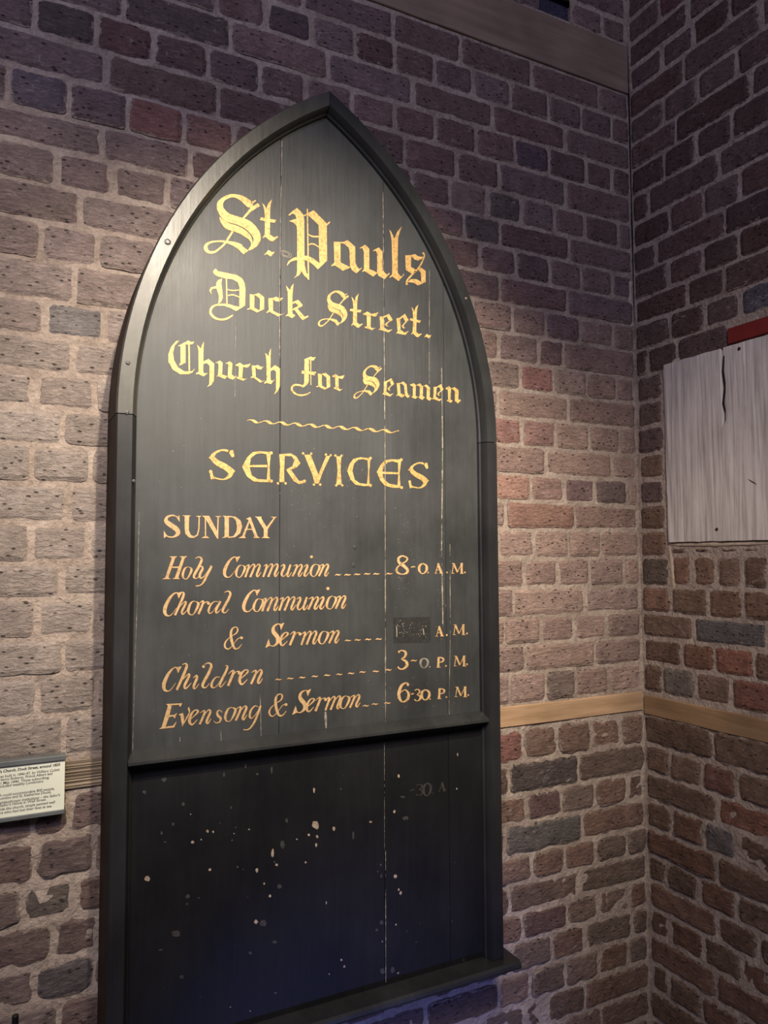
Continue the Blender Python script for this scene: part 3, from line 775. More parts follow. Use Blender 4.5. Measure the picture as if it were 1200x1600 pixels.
gl = shapes([('p', [(535,172), (565,205), (612,300), (655,200), (718,130), (690,205), (665,290), (658,600), (660,800), (710,855), (748,808), (754,820), (672,915), (580,850), (545,870), (538,858), (578,820), (578,600), (570,330), (555,235)])])
gs = shapes([('p', [(768,545), (860,540), (905,525), (960,560), (1030,568), (1000,600), (950,620), (900,605), (855,555), (850,710), (945,765), (870,815), (775,755)]),
  ('s', [(1020,505,30), (1042,535,18), (1032,590,18), (985,690,22), (930,760,22), (860,830,24), (800,900,26), (785,940,26), (795,970,34)]),
  ('p', [(945,745), (985,715), (1062,770), (1062,930), (950,980), (890,940), (800,932), (850,888), (930,888), (1000,928), (990,790)])])
skin(f2(gP) + f2(ga) + f3(gu) + f3(gl) + f3(gs), 'lettering', GOLD, TB + .0007, 'gilt blackletter word reading Pauls')
gD = shapes([('p', [(90,100), (115,68), (150,98), (250,118), (350,138), (410,175), (440,230), (448,300), (445,475), (345,538), (290,505), (210,478), (130,476), (180,455), (260,458), (330,480), (380,490), (382,270), (360,215), (310,188), (230,178), (150,157), (105,132)]),
  ('s', [(190,465,20), (110,475,20), (70,510,24), (64,560,26), (105,608,26), (170,630,20), (230,625,22), (280,600,18), (312,580,8)]),
  ('p', [(190,178), (182,230), (195,330), (198,390), (180,435), (140,462), (150,440), (155,370), (130,290), (85,292), (70,310), (72,355), (50,310), (65,275), (125,262), (125,230), (145,195)]),
  ('s', [(238,180,14), (244,465,14)]), ('s', [(250,298,10), (310,311,15), (380,303,12)]), ('s', [(250,366,12), (310,358,15), (380,382,10)])])
go = shapes([('p', [(495,350), (548,358), (545,500), (600,530), (575,553), (505,515), (466,523), (465,515), (497,500)]), ('p', [(540,356), (595,338), (655,385), (655,515), (575,553), (560,530), (607,525), (607,400), (560,365)])])
gc = shapes([('p', [(700,395), (755,392), (785,378), (825,395), (865,390), (830,430), (790,432), (752,410), (752,535), (840,575), (888,555), (810,597), (715,545), (685,559), (680,550), (705,525)])])
gk = shapes([('p', [(895,255), (910,270), (937,305), (955,265), (980,230), (972,300), (965,400), (968,565), (1000,585), (962,615), (915,590), (890,594), (917,565), (915,330)]),
  ('p', [(965,440), (1030,412), (1080,470), (1065,490), (970,530), (965,515), (1028,482), (1000,445), (968,462)]), ('p', [(985,517), (1020,508), (1100,600), (1140,585), (1145,597), (1085,637), (1060,620)])])
skin(f4(gD) + f4(go) + f4(gc) + f4(gk), 'lettering', GOLD, TB + .0007, 'gilt blackletter word reading Dock')
ge = shapes([('p', [(652,345), (692,345), (690,450), (735,480), (780,470), (740,502), (655,475), (640,480), (658,455)]), ('p', [(685,345), (745,318), (782,378), (735,408), (722,430), (745,440), (720,442), (702,420), (745,385), (720,345), (690,360)])])
gr = shapes([('p', [(485,320), (530,295), (570,320), (640,303), (615,345), (585,342), (565,335), (563,450), (585,462), (612,455), (575,480), (505,455), (503,448), (525,440), (523,335), (490,327)])])
tl = [(988,183), (995,748), (825,462)]; Sl = [(825,272), (605,920), (75,845)]
el = [(652,345), (740,502), (782,378)]; rl = [(485,320), (575,480), (640,303)]; cl = [(700,395), (810,597), (865,390)]; ol = [(495,350), (575,553), (655,385)]
skin(f5(affine(gS, Sl, [(348,148), (235,437), (42,418)]) + affine(gt, tl, [(447,115), (445,457), (355,290)]) + gr + ge + affine(ge, el, [(818,362), (905,528), (938,380)])
   + affine(gt, tl, [(1035,225), (1030,550), (948,382)]) + affine(gdot, [(880,925), (940,862), (968,952)], [(1090,548), (1115,515), (1140,562)])), 'lettering', GOLD, TB + .0007, 'gilt blackletter word reading Street.')
gC = shapes([('p', [(182,72), (150,78), (105,130), (78,200), (80,275), (120,345), (190,388), (265,388), (305,372), (330,332), (300,360), (230,362), (170,325), (133,260), (122,190), (138,120)]),
  ('p', [(170,122), (265,72), (290,85), (322,82), (305,108), (260,112), (240,105), (240,280), (200,300), (175,308), (192,280), (192,130)]), ('s', [(272,110,14), (275,375,14)])])
gh = shapes([('p', [(348,112), (362,125), (382,150), (395,110), (412,82), (408,150), (405,270), (405,370), (420,382), (450,376), (408,410), (360,387), (338,390), (335,380), (362,365), (360,170)]),
  ('p', [(403,270), (455,245), (508,290), (505,450), (480,490), (440,510), (462,480), (465,310), (440,285), (405,292)])])
skin(f6(gC + gh + affine(gu, [(108,440), (305,852), (545,807)], [(520,282), (605,432), (722,405)]) + affine(gr, rl, [(705,302), (780,450), (850,290)]) + affine(gc, cl, [(858,305), (940,468), (970,318)])
   + affine(gh, [(348,112), (408,410), (508,290)], [(985,188), (1040,482), (1125,335)])), 'lettering', GOLD, TB + .0007, 'gilt blackletter word reading Church')
gf = shapes([('p', [(262,125), (345,90), (360,100), (402,100), (370,140), (345,135), (322,122), (318,380), (300,420), (262,448), (238,455), (265,400), (268,140)]),
  ('s', [(258,440,18), (200,425,22), (150,425,22), (120,455,22), (130,500,22), (180,535,20), (240,545,18), (300,530,16), (338,508,8)]), ('s', [(340,130,13), (342,425,9)]),
  ('p', [(238,255), (270,262), (405,270), (385,315), (340,300), (232,292)])])
skin(f7(gf + affine(go, ol, [(425,290), (500,480), (568,325)]) + affine(gr, rl, [(590,320), (680,495), (738,310)])), 'lettering', GOLD, TB + .0007, 'gilt blackletter word reading for')
gm = shapes([('p', [(452,308), (500,290), (525,315), (520,440), (550,450), (515,475), (470,452), (488,440), (488,330), (460,317)]), ('p', [(520,318), (570,292), (608,330), (605,440), (630,455), (600,487), (552,460), (568,440), (570,335), (545,317)]),
  ('p', [(605,325), (650,305), (690,345), (685,455), (705,462), (710,472), (680,498), (648,470), (652,350), (625,327)])])
gn = shapes([('p', [(870,350), (910,325), (935,350), (930,485), (955,495), (935,522), (885,500), (900,480), (898,370), (875,360)]), ('p', [(935,354), (975,335), (1025,372), (1020,480), (1045,485), (1050,494), (1015,530), (980,500), (980,385), (955,362)])])
skin(f7(affine(gS, Sl, [(1175,235), (1040,550), (842,562)])) + f8(affine(ge, el, [(148,268), (222,447), (270,300)]) + affine(ga, [(698,535), (820,928), (1073,895)], [(298,290), (358,460), (460,430)]) + gm
   + affine(ge, el, [(732,335), (800,502), (848,365)]) + gn), 'lettering', GOLD, TB + .0007, 'gilt blackletter word reading Seamen')
# twisted rule
P = []
for i in range(105):
    x = 386 + 237.6*i/104; ph = (x - 391.5)/23.1*2*PI
    y = 655.6 + (x - 386)*.0745 - 1.9*math.cos(ph) + 1.8; down = max(0, math.sin(ph)); e_ = min(1, i/5, (104 - i)/5)
    P.append((x, y, (1.3 + 3.3*down)*max(.25, e_)))
skin(stroke(P, 1), 'twisted_rule', GOLD, TB + .0007, 'thin gilt line twisted like a ribbon')
# SERVICES
lS = [('s', [(255,425,16), (215,405,22), (170,400,18), (112,422,24), (75,468,44), (120,522,55), (200,565,60), (252,610,58), (243,655,38), (190,688,16), (120,680,15), (75,665,16)]), ('c', 275, 455, 17), ('c', 58, 612, 17),
  ('p', [(222,408), (278,400), (290,450), (262,462), (240,428)]), ('p', [(45,610), (73,612), (82,650), (112,680), (60,690)]), ('p', [(36,475), (78,442), (78,505)]), ('p', [(302,608), (262,572), (262,645)])]
gsS = shapes(lS)
gE = shapes([('p', [(655,420), (540,410), (470,420), (415,475), (368,565), (415,660), (480,708), (560,716), (650,716), (620,692), (520,685), (465,650), (440,565), (455,480), (505,438), (560,432), (612,442)]),
  ('p', [(608,442), (650,430), (640,560), (645,700), (610,695), (622,560)]), ('p', [(440,548), (615,545), (615,570), (440,568)]), ('c', 655, 428, 16), ('c', 658, 705, 16)])
gR = shapes([('p', [(735,440), (790,440), (783,600), (785,715), (735,715), (742,560)]), ('p', [(735,440), (850,432), (905,465), (943,530), (905,572), (820,602), (803,592), (865,557), (883,500), (858,460), (790,458)]),
  ('p', [(800,590), (850,592), (890,650), (930,705), (980,700), (985,722), (930,735), (880,710), (840,650)]), ('c', 722, 728, 13), ('c', 797, 728, 13), ('c', 982, 705, 16)])
gV = shapes([('p', [(980,445), (1045,445), (1120,640), (1197,458), (1240,456), (1162,620), (1125,730), (1085,730), (1060,640)]), ('c', 970, 432, 13), ('c', 1050, 435, 12), ('c', 1076, 740, 12), ('c', 1138, 740, 13), ('c', 1195, 444, 12), ('c', 1243, 450, 12)])
gI = shapes([('p', [(160,460), (210,460), (203,600), (215,742), (160,742), (173,600)]), ('c', 152, 453, 12), ('c', 212, 455, 12), ('c', 160, 748, 12), ('c', 220, 748, 12)])
gCc = shapes([('p', [(490,480), (400,470), (330,485), (292,535), (268,605), (300,690), (350,742), (430,756), (500,752), (470,735), (390,725), (342,690), (320,605), (337,530), (380,494), (430,490), (470,502)]), ('p', [(468,490), (498,485), (485,610), (490,742), (463,738), (475,610)]), ('c', 497, 480, 15), ('c', 497, 748, 15)])
gE2 = shapes([('p', [(800,492), (700,490), (640,502), (598,545), (560,615), (595,700), (640,752), (720,772), (805,772), (770,747), (685,732), (632,690), (612,620), (632,550), (670,520), (720,510), (770,525)]), ('p', [(768,505), (802,500), (785,640), (795,762), (765,757), (772,640)]), ('p', [(612,612), (775,620), (775,638), (612,635)]), ('c', 802, 495, 15), ('c', 805, 770, 15)])
skin(f9(gsS + gE + gR + gV) + f10(gI + gCc + gE2 + affine(gsS, [(36,475), (302,608), (60,690)], [(868,595), (1075,700), (885,777)])), 'lettering', GOLD, TB + .0007, 'gilt rounded capitals reading SERVICES')
f11 = Frame(245, 795, 6); f12 = Frame(340, 860, 6); f13 = Frame(240, 915, 7.5); f14 = Frame(400, 965, 5.4545); f15 = Frame(240, 1030, 6.667); f16 = Frame(400, 1065, 5.4545); f17 = Frame(560, 850, 5.925)
su = shapes([('s', [(198,78,8), (150,62,13), (102,75,22), (87,115,38), (130,153,46), (183,190,46), (198,230,38), (160,262,15), (110,262,12), (78,238,8)]), ('p', [(212,58), (214,125), (186,82)]), ('p', [(65,205), (66,275), (98,256)]),
  ('p', [(237,60), (320,62), (302,75), (300,200), (318,245), (348,258), (375,240), (388,190), (392,80), (365,67), (420,65), (402,80), (400,190), (385,250), (345,275), (300,268), (268,235), (262,190), (260,75)]),
  ('p', [(425,65), (490,65), (565,210), (568,80), (545,68), (605,68), (580,82), (575,280), (565,280), (460,100), (462,250), (492,275), (418,275), (450,255), (450,90)]),
  ('p', [(615,65), (675,68), (675,265), (608,275), (635,258), (635,80)]), ('p', [(670,65), (740,75), (785,110), (800,165), (780,230), (735,265), (670,275), (672,263), (720,255), (745,215), (752,165), (740,110), (715,82), (672,78)]),
  ('p', [(835,95), (878,75), (945,258), (968,273), (905,273), (915,255), (862,108), (850,100)]), ('p', [(862,108), (872,118), (822,255), (835,275), (765,275), (800,255)]), ('p', [(826,186), (905,190), (905,198), (822,196)]),
  ('p', [(915,72), (985,74), (978,85), (1030,170), (1095,86), (1065,75), (1125,75), (1108,88), (1040,190), (1037,258), (1060,275), (980,275), (1002,258), (1002,190), (938,86)])])
# italic hand: letter -> (frame scale, left x, baseline, slope of the baseline, shapes)
IT = {
 'H': (6, 50, 660, 0, [('p', [(118,447), (190,447), (170,462), (107,645), (130,660), (50,660), (77,645), (140,462)]), ('p', [(212,447), (285,447), (262,462), (200,645), (215,660), (142,660), (167,645), (235,462)]), ('p', [(145,543), (215,543), (210,555), (142,555)])]),
 'o': (6, 163, 248, 0, [('s', [(235,140,6), (215,135,8), (190,155,20), (173,205,26), (182,240,14), (212,246,8), (243,200,22), (256,158,24), (237,138,8)])]),
 'l': (6, 335, 655, 0, [('s', [(362,462,6), (395,450,12), (420,472,24), (400,530,28), (357,605,28), (348,640,22), (375,650,10), (405,618,5)])]),
 'y': (6, 395, 655, 0, [('s', [(395,548,5), (420,538,14), (427,562,24), (402,615,26), (410,648,18), (445,628,8), (500,552,12)]), ('s', [(512,535,26), (480,600,26), (440,680,20), (405,715,12), (362,722,14)])]),
 'C': (6, 48, 252, 0, [('s', [(188,75,8), (168,62,10), (140,68,14), (100,112,28), (66,185,36), (70,235,28), (100,251,10), (130,232,6), (162,188,4)]), ('p', [(212,55), (180,112), (166,66), (190,58)])]),
 'm': (6, 250, 250, 0, [('s', [(262,150,5), (290,135,14), (290,160,22), (258,250,20)]), ('s', [(280,190,5), (328,132,10), (345,150,20), (305,250,22)]), ('s', [(325,190,5), (378,132,10), (395,150,22), (367,225,22), (377,246,14), (407,203,5)])]),
 'u': (6, 590, 245, 0, [('s', [(590,148,5), (620,132,14), (625,155,24), (600,215,24), (615,242,14), (645,215,6), (680,138,8)]), ('s', [(684,132,22), (654,225,22), (667,243,12), (694,203,5)])]),
 'n': (6, 695, 243, 0, [('s', [(705,148,5), (740,133,14), (740,160,22), (702,242,20)]), ('s', [(725,190,5), (773,132,10), (790,150,22), (760,220,22), (770,241,14), (797,203,5)])]),
 'i': (6, 805, 243, 0, [('s', [(808,152,5), (835,133,14), (840,155,24), (813,220,24), (825,241,12), (857,203,5)]), ('c', 880, 60, 14)]),
 'j': (6, 805, 243, 0, [('s', [(808,152,5), (835,133,14), (840,155,24), (813,220,24), (825,241,12), (857,203,5)])]),
 'h': (7.5, 235, 356, 0, [('s', [(308,95,8), (345,88,18), (345,140,34), (250,352,28)]), ('s', [(290,272,5), (360,202,14), (378,215,28), (332,310,30), (345,343,18), (402,288,5)])]),
 'r': (7.5, 515, 338, 0, [('s', [(528,215,5), (560,187,14), (580,200,30), (525,335,30)]), ('s', [(555,262,5), (600,202,10), (640,195,14)]), ('c', 642, 213, 18)]),
 'a': (7.5, 628, 330, 0, [('s', [(762,198,8), (720,187,10), (672,220,22), (643,290,30), (657,323,16), (690,308,8), (752,222,6)]), ('s', [(785,188,26), (732,288,28), (742,323,16), (792,278,5)])]),
 'S': (5.4545, 78, 245, 0, [('s', [(217,95,6), (212,70,9), (180,61,12), (147,85,24), (147,125,38), (180,170,40), (178,215,28), (145,241,10), (112,228,7), (97,200,6)]), ('p', [(236,52), (208,112), (196,66)]), ('p', [(107,180), (78,253), (122,236)])]),
 'e': (5.4545, 203, 242, 0, [('s', [(215,195,5), (252,165,12), (270,142,18), (250,131,10), (222,155,20), (206,205,26), (225,238,14), (265,203,5)])]),
 'E': (6.667, 55, 725, -.10, [('p', [(130,467), (300,460), (277,500), (262,475), (188,482), (165,585), (215,580), (245,560), (220,620), (205,598), (160,603), (125,702), (200,695), (240,648), (215,712), (55,728), (82,710), (150,485)])]),
 'v': (6.667, 270, 705, -.08, [('p', [(265,577), (310,563), (322,600), (318,662), (350,600), (374,560), (360,520), (372,500), (386,540), (372,590), (302,706), (292,640), (284,592)])]),
 's': (6.667, 622, 655, -.05, [('s', [(715,547,14), (690,525,10), (665,540,20), (670,578,28), (700,610,30), (690,645,16), (650,655,10), (628,632,8)])]),
 'g': (6.667, 930, 630, -.05, [('s', [(1085,505,8), (1055,490,12), (1012,530,22), (997,590,26), (1012,618,14), (1050,590,8), (1105,512,8)]), ('s', [(1112,490,22), (1060,630,26), (1010,710,18), (970,735,12), (932,730,12)])]),
 'd': (6.667, 590, 278, -.05, [('s', [(690,172,8), (650,172,12), (615,210,24), (602,258,28), (620,280,14), (660,260,8), (720,172,8)]), ('s', [(745,55,6), (770,62,20), (750,120,28), (692,238,28), (702,273,14), (757,213,5)])]),
 '&': (7.5, 815, 745, 0, [('s', [(1033,690,6), (990,738,14), (947,735,30), (917,660,38), (905,570,34), (920,510,24), (960,488,13), (985,512,20), (968,560,16), (900,602,9), (842,660,20), (835,715,26), (870,745,16), (920,710,8), (980,632,8), (1020,610,12)]), ('c', 1030, 616, 17)]),
}
def word(items, bx, by, slope, sc=1.0, nat='Evsgd'):
    """items: (letter, photograph x of its left edge); baseline through (bx, by)"""
    out = []
    for g, x in items:
        k, x0, yb, m_, L = IT[g]; sg = (1 if g in nat else sc)
        L = [('s', [(a, b, max(3.2, c*.84)) for a, b, c in e[1]]) if e[0] == 's' else e for e in L]
        for p in shapes(L):
            out.append([(x + (a - x0)/k*sg, by + slope*(x + (a - x0)/k*sg - bx) + (b - (yb + m_*(a - x0)))/k*sg) for a, b in p])
    return out
def both(polys, label, mt=PALEGOLD):
    skin([[(x + .5, y + .45) for x, y in p] for p in polys], 'lettering_shade', OUTL, TB + .0005)
    return skin(polys, 'lettering', mt, TB + .0009, label)
both(f11(su), 'pale gold roman capitals reading SUNDAY')
both(word([('H', 253.5), ('o', 283.7), ('l', 300.8), ('y', 311)], 255, 905, -.01), 'pale gold italic word reading Holy')
both(word([('C', 348), ('o', 367.2), ('m', 381.7), ('m', 409.7), ('u', 438.3), ('n', 455.8), ('i', 474.2), ('o', 483.7), ('n', 497)], 348, 902.3, -.012), 'pale gold italic word reading Communion, beside Holy')
both(word([('C', 254.4), ('h', 271.3), ('o', 292.4), ('r', 308.7), ('a', 323.7), ('l', 345.7)], 256, 962.8, -.05, 1.12, 'hral'), 'pale gold italic word reading Choral')
both(word([('C', 378), ('o', 394.7), ('m', 408), ('m', 434.7), ('u', 463), ('n', 480.3), ('i', 499), ('o', 508.8), ('n', 523)], 378, 956.3, -.035, 1.05), 'pale gold italic word reading Communion, beside Choral')
both(word([('&', 348.7)], 350, 1014.3, -.02), 'pale gold ampersand before Sermon, upper of two')
both(word([('S', 414.3), ('e', 437.2), ('r', 451.3), ('m', 469.3), ('o', 496.6), ('n', 512.7)], 416, 1010.8, -.055, 1.03), 'pale gold italic word reading Sermon, upper of two')
both(word([('C', 252.8), ('h', 273.8), ('j', 301), ('l', 314), ('d', 328.5), ('r', 354.8), ('e', 373.5), ('n', 390.8)], 254, 1080.8, -.085, 1.14) + ball(318, 1041.5, 2.3), 'pale gold italic word reading Children')
both(word([('E', 248.2), ('v', 279.8), ('e', 295.3), ('n', 310.5), ('s', 333), ('o', 350), ('n', 366.8), ('g', 380.0)], 250, 1138.5, -.105, 1.14), 'pale gold italic word reading Evensong')
both(word([('&', 418.3)], 420, 1119.4, -.05, 1.0), 'pale gold ampersand before Sermon, lower of two')
both(word([('S', 456.5), ('e', 478.5), ('r', 491.3), ('m', 507), ('o', 530), ('n', 545.4)], 458, 1115.3, -.105, 1.02), 'pale gold italic word reading Sermon, lower of two')
DASH = [[(528, 898), (543, 898), (558, 897.3), (573.5, 896.6), (588, 896.6), (608, 896.3)], [(543.4, 1000.7), (558.6, 999.8), (575, 999), (591.6, 998.4)],
        [(435, 1061.6), (453.5, 1060), (472, 1058.5), (491.7, 1056.7), (511, 1055), (530, 1053.6), (548.5, 1052), (566.5, 1050), (587, 1048.8), (607, 1046.6)], [(571.4, 1102.6), (585.5, 1100), (605, 1098.4)]]
for row in DASH:
    P = []
    for x, y in row: P += stroke([(x - 4.8, y + 1, .5), (x - 2, y - .4, 1.9), (x + 1.5, y + .5, 2.0), (x + 5, y - .5, .5)], 3)
    both(P, 'row of pale gold dashes leading to the time')
g8 = [('s', [(405,108,12), (372,130,20), (375,170,24), (420,203,30), (453,237,26), (448,265,20), (405,280,10), (360,262,20), (355,225,16), (390,190,8), (440,160,14), (450,128,16), (405,108,12)])]
g0 = [('s', [(595,180,8), (567,200,20), (562,240,22), (580,270,12), (605,272,10), (630,240,22), (628,200,20), (595,180,8)])]
gA = [('p', [(732,178), (745,176), (776,264), (784,273), (748,273), (755,264), (730,198)]), ('s', [(735,192,5), (714,268,6)]), ('s', [(703,272,5), (728,272,5)]), ('s', [(722,240,5), (762,240,5)])]
gM = [('s', [(880,185,6), (868,268,6)]), ('s', [(882,182,18), (916,262,12)]), ('s', [(916,262,5), (952,185,5)]), ('s', [(955,180,20), (956,270,18)]), ('s', [(860,271,5), (886,271,5)]), ('s', [(940,272,5), (976,272,5)]), ('s', [(865,180,5), (890,180,5)]), ('s', [(945,178,5), (968,178,5)])]
gPp = [('s', [(743,1048,20), (738,1140,20)]), ('s', [(740,1048,7), (775,1055,14), (787,1070,18), (775,1090,12), (745,1095,6)]), ('s', [(722,1143,6), (760,1140,6)])]
g3 = [('s', [(368,1003,18), (400,985,10), (438,1005,22), (428,1045,16), (398,1065,7), (438,1085,22), (450,1120,26), (418,1155,14), (380,1155,12), (366,1135,16)])]
g6 = [('c', 458, 1303, 11), ('s', [(462,1298,14), (440,1285,10), (400,1310,22), (374,1380,28), (385,1438,24), (415,1462,12), (458,1430,24), (462,1380,20), (430,1350,8), (388,1375,6)])]
def mv(L, dx, dy, sx=1, ox=0, oy=0):
    """shift and scale shapes about (ox, oy)"""
    return [[(ox + (a - ox)*sx + dx, oy + (b - oy)*sx + dy) for a, b in p] for p in shapes(L)]
both(f17(shapes(g8 + [('s', [(485,217,5), (505,210,10), (528,211,5)])] + g0 + [('c', 645, 265, 8)] + gA + [('c', 820, 264, 8)] + gM + [('c', 985, 262, 8)])), 'pale gold time reading 8-0. A.M.')
both(f17(mv(gA, 9, 582) + ball(818, 843, 8)), 'pale gold letter A. beside the painted-out time')
both(f17(mv(gM, 15, 568) + ball(1005, 828, 8)), 'pale gold letter M. right of the painted-out time')
both(f17(shapes(g3 + [('s', [(482,1085,4), (505,1076,10), (525,1082,8), (542,1074,4)])])), 'pale gold numeral 3')
both(f17(mv(gPp, 0, 0) + ball(810, 1128, 8)), 'pale gold letter P. after the numeral 3')
both(f17(mv(gM, 22, 858) + ball(1005, 1113, 8)), 'pale gold letter M. at the end of the three o\'clock row')
skin(f17(mv(g0, 12, 875, .95, 595, 225) + ball(660, 1138, 7)), 'lettering', SEAM, TB + .0007, 'faded 0. of the three o\'clock time')
both(f17(shapes(g6) + stroke([(485,1392,4), (500,1386,12), (515,1384,4)]) + mv([('s', g3[0][1])], 142, 327, .62, 400, 1070) + mv(g0, 24, 1168, 1.0, 595, 225) + ball(663, 1435, 7)
   + mv(gPp, 8, 290) + ball(815, 1417, 8) + mv(gM, 32, 1143) + ball(1017, 1398, 8)), 'pale gold time reading 6-30. P.M.')
# patch over one time, with remnants of paint
skin([[(614.5, 965), (672.5, 963.8), (672.8, 1003.5), (614.8, 1004.8)]], 'painted_patch', PATCH, TB + .0006, 'dull black rectangle painting out a time')
rnd = random.Random(3); P = []
for _ in range(46):
    cx, cy = (rnd.gauss(630, 7), rnd.gauss(980, 7)) if rnd.random() < .7 else (rnd.gauss(656, 8), rnd.gauss(986, 7))
    if 616 < cx < 671 and 966 < cy < 1002:
        r = rnd.uniform(.3, .9); P.append([(cx + r*math.cos(a)*rnd.uniform(.6, 1.3), cy + r*math.sin(a)*rnd.uniform(.6, 1.5)) for a in (0, 1.2, 2.5, 3.8, 5.1)])
P += stroke([(619.5, 978, 1), (620, 987, 1.6), (620, 995, 1.2)], 2) + stroke([(661, 982, .8), (662.5, 992, 1.6)], 2)
tag(skin(P, 'paint_flecks', SEAM, TB + .0009), kind='stuff')
# faded lettering on the lower panel
P = f17(mv(g0, 0, 0, 1, 595, 225)); P = affine(P, [(654.6, 880.4), (666.5, 880.4), (660.4, 896)], [(662, 1224), (673, 1223), (667, 1243)])
Q = affine(f17(shapes(g3)), [(620, 1016), (636, 1016), (628, 1046)], [(649, 1226), (661, 1225), (655, 1243)])
R_ = affine(f17(shapes(gA)), [(679, 896), (692, 896), (685, 880)], [(685, 1237), (697, 1236), (691, 1222)])
skin(P + Q + R_ + ball(675.5, 1240, 1.2) + stroke([(640, 1236, .8), (645, 1234, 1.6), (648, 1234, .8)], 2), 'lettering', GHOST, TB - .0012, 'ghost of an older time, 30. A, on the lower panel')
# worn seams: pale ragged lines where planks meet
def wear(pts, w0, tt, seed, mt=SEAM, name='seam_wear'):
    r = random.Random(seed); P = []; n = 0
    tot = []
    for i in range(len(pts) - 1):
        (x0, y0), (x1, y1) = pts[i], pts[i+1]; m_ = max(1, int(abs(y1 - y0)/5))
        tot += [(x0 + (x1-x0)*j/m_, y0 + (y1-y0)*j/m_) for j in range(m_)]
    tot.append(pts[-1])
    for a, b in zip(tot, tot[1:]):
        w_ = w0*max(0, .55 + .9*noise.noise(Vector((a[1]*.02, seed, 0))) + r.uniform(-.3, .3))
        if w_ > .12: P.append([(a[0] - w_/2, a[1]), (a[0] + w_/2, a[1]), (b[0] + w_/2, b[1]), (b[0] - w_/2, b[1])])
    return tag(skin(P, name, mt, tt), kind='stuff')
wear([(598.5, 300), (600, 500), (601.5, 700), (602, 900), (602.5, 1138)], 1.7, TB + .0006, 1)
wear([(440.5, 220), (438.5, 330), (437, 480), (437, 560)], 1.6, TB + .0006, 2)
wear([(671, 420), (670.5, 560), (671, 600)], 1.0, TB + .0006, 3)
wear([(690, 575), (691.5, 700), (690, 850), (692, 980)], 2.2, TB + .0006, 4)
wear([(703, 850), (703.5, 980), (702, 1100), (702, 1128)], .9, TB + .0006, 5)
wear([(367.5, 425), (368, 520), (367, 620)], .8, TB + .0006, 6)
wear([(602.5, 1330), (602.8, 1535)], 1.3, TB - .0012, 7); wear([(600.5, 1160), (600.8, 1330)], .7, TB - .0012, 8)
wear([(217.5, 800), (215.5, 900), (210.5, 1050), (207, 1180)], .9, TB + .0006, 9)
wear([(746.5, 640), (748.5, 760), (751, 1000), (754.5, 1112)], 1.2, TB + .0006, 10)
wear([(508.5, 1112), (509.5, 1138)], 3.2, TB + .0006, 12); wear([(406.5, 1085), (408, 1150)], 1.6, TB + .0006, 13); wear([(345, 1141), (346, 1163)], 1.3, TB + .0006, 14); wear([(281, 1152), (281.5, 1166)], 1.2, TB + .0006, 15)
# nail heads and knots
for x, y, r in ((262, 378, .0065), (200, 567, .0045), (198.5, 645, .0045), (209, 752, .0038)):
    disc('nail', 'L', x, y, r, TF, FRAMEM, t, .0018)
disc('nail', 'L', 728, 466, .003, TF, SEAM, t, .001); disc('nail', 'L', 727, 1128, .004, .133, FRAMEM, t, .0015)
for x, y in ((554.5, 855), (552.5, 883)): disc('nail', 'L', x, y, .0052, TB, PLANKM, t, .0012)
for cx_, cy_, a_, b_ in ((446.5, 397, 9, 4.5),):
    for s_ in (1, .62): skin(stroke([(cx_ + a_*s_*math.cos(q*PI/6), cy_ + b_*s_*math.sin(q*PI/6) + .3*math.cos(q*PI/6)*a_*s_, .9) for q in range(13)], 3), 'knot', SEAM, TB + .0006)
# paint chips on the lower panel (photograph x, y, half-width, half-height, bare wood or dull scuff)
c7 = lambda x, y: (140 + x/3.2, 1100 + y/3.2); c8 = lambda x, y: (480 + x/3.2, 1100 + y/3.2)
CH7 = [(288,873,18,15,1), (590,636,8,9,1), (618,640,5,8,1), (516,690,10,9,1), (601,828,8,8,1), (558,678,5,5,1), (505,551,4,5,1), (418,600,8,10,0), (468,500,10,13,0), (372,378,15,13,0), (275,440,12,12,0), (360,645,7,12,0),
 (377,690,9,5,0), (708,518,6,10,0), (985,582,9,13,0), (652,595,5,4,0), (730,617,5,6,0), (722,648,4,4,1), (713,681,7,6,0), (797,627,6,4,1), (965,705,13,24,0), (915,748,9,26,1), (925,790,6,8,0), (935,805,8,8,1), (836,832,8,16,1),
 (873,898,5,7,1), (950,912,12,14,0), (902,960,6,9,1), (490,962,13,14,0), (545,970,7,5,0), (832,1090,11,13,1), (868,1095,18,20,0), (926,1190,15,10,0), (803,1245,10,9,0), (1036,676,6,4,1), (1080,792,7,7,1), (740,815,7,7,0), (790,965,6,3,0),
 (555,1465,5,4,0), (704,1515,4,4,1), (803,1535,5,3,1), (928,1445,10,7,0), (460,1365,14,11,0), (355,1230,12,6,0), (768,827,4,5,0), (488,1000,7,7,0), (780,310,5,12,0), (672,355,6,14,0), (838,350,8,8,0), (910,330,5,22,0), (430,1150,28,20,0)]
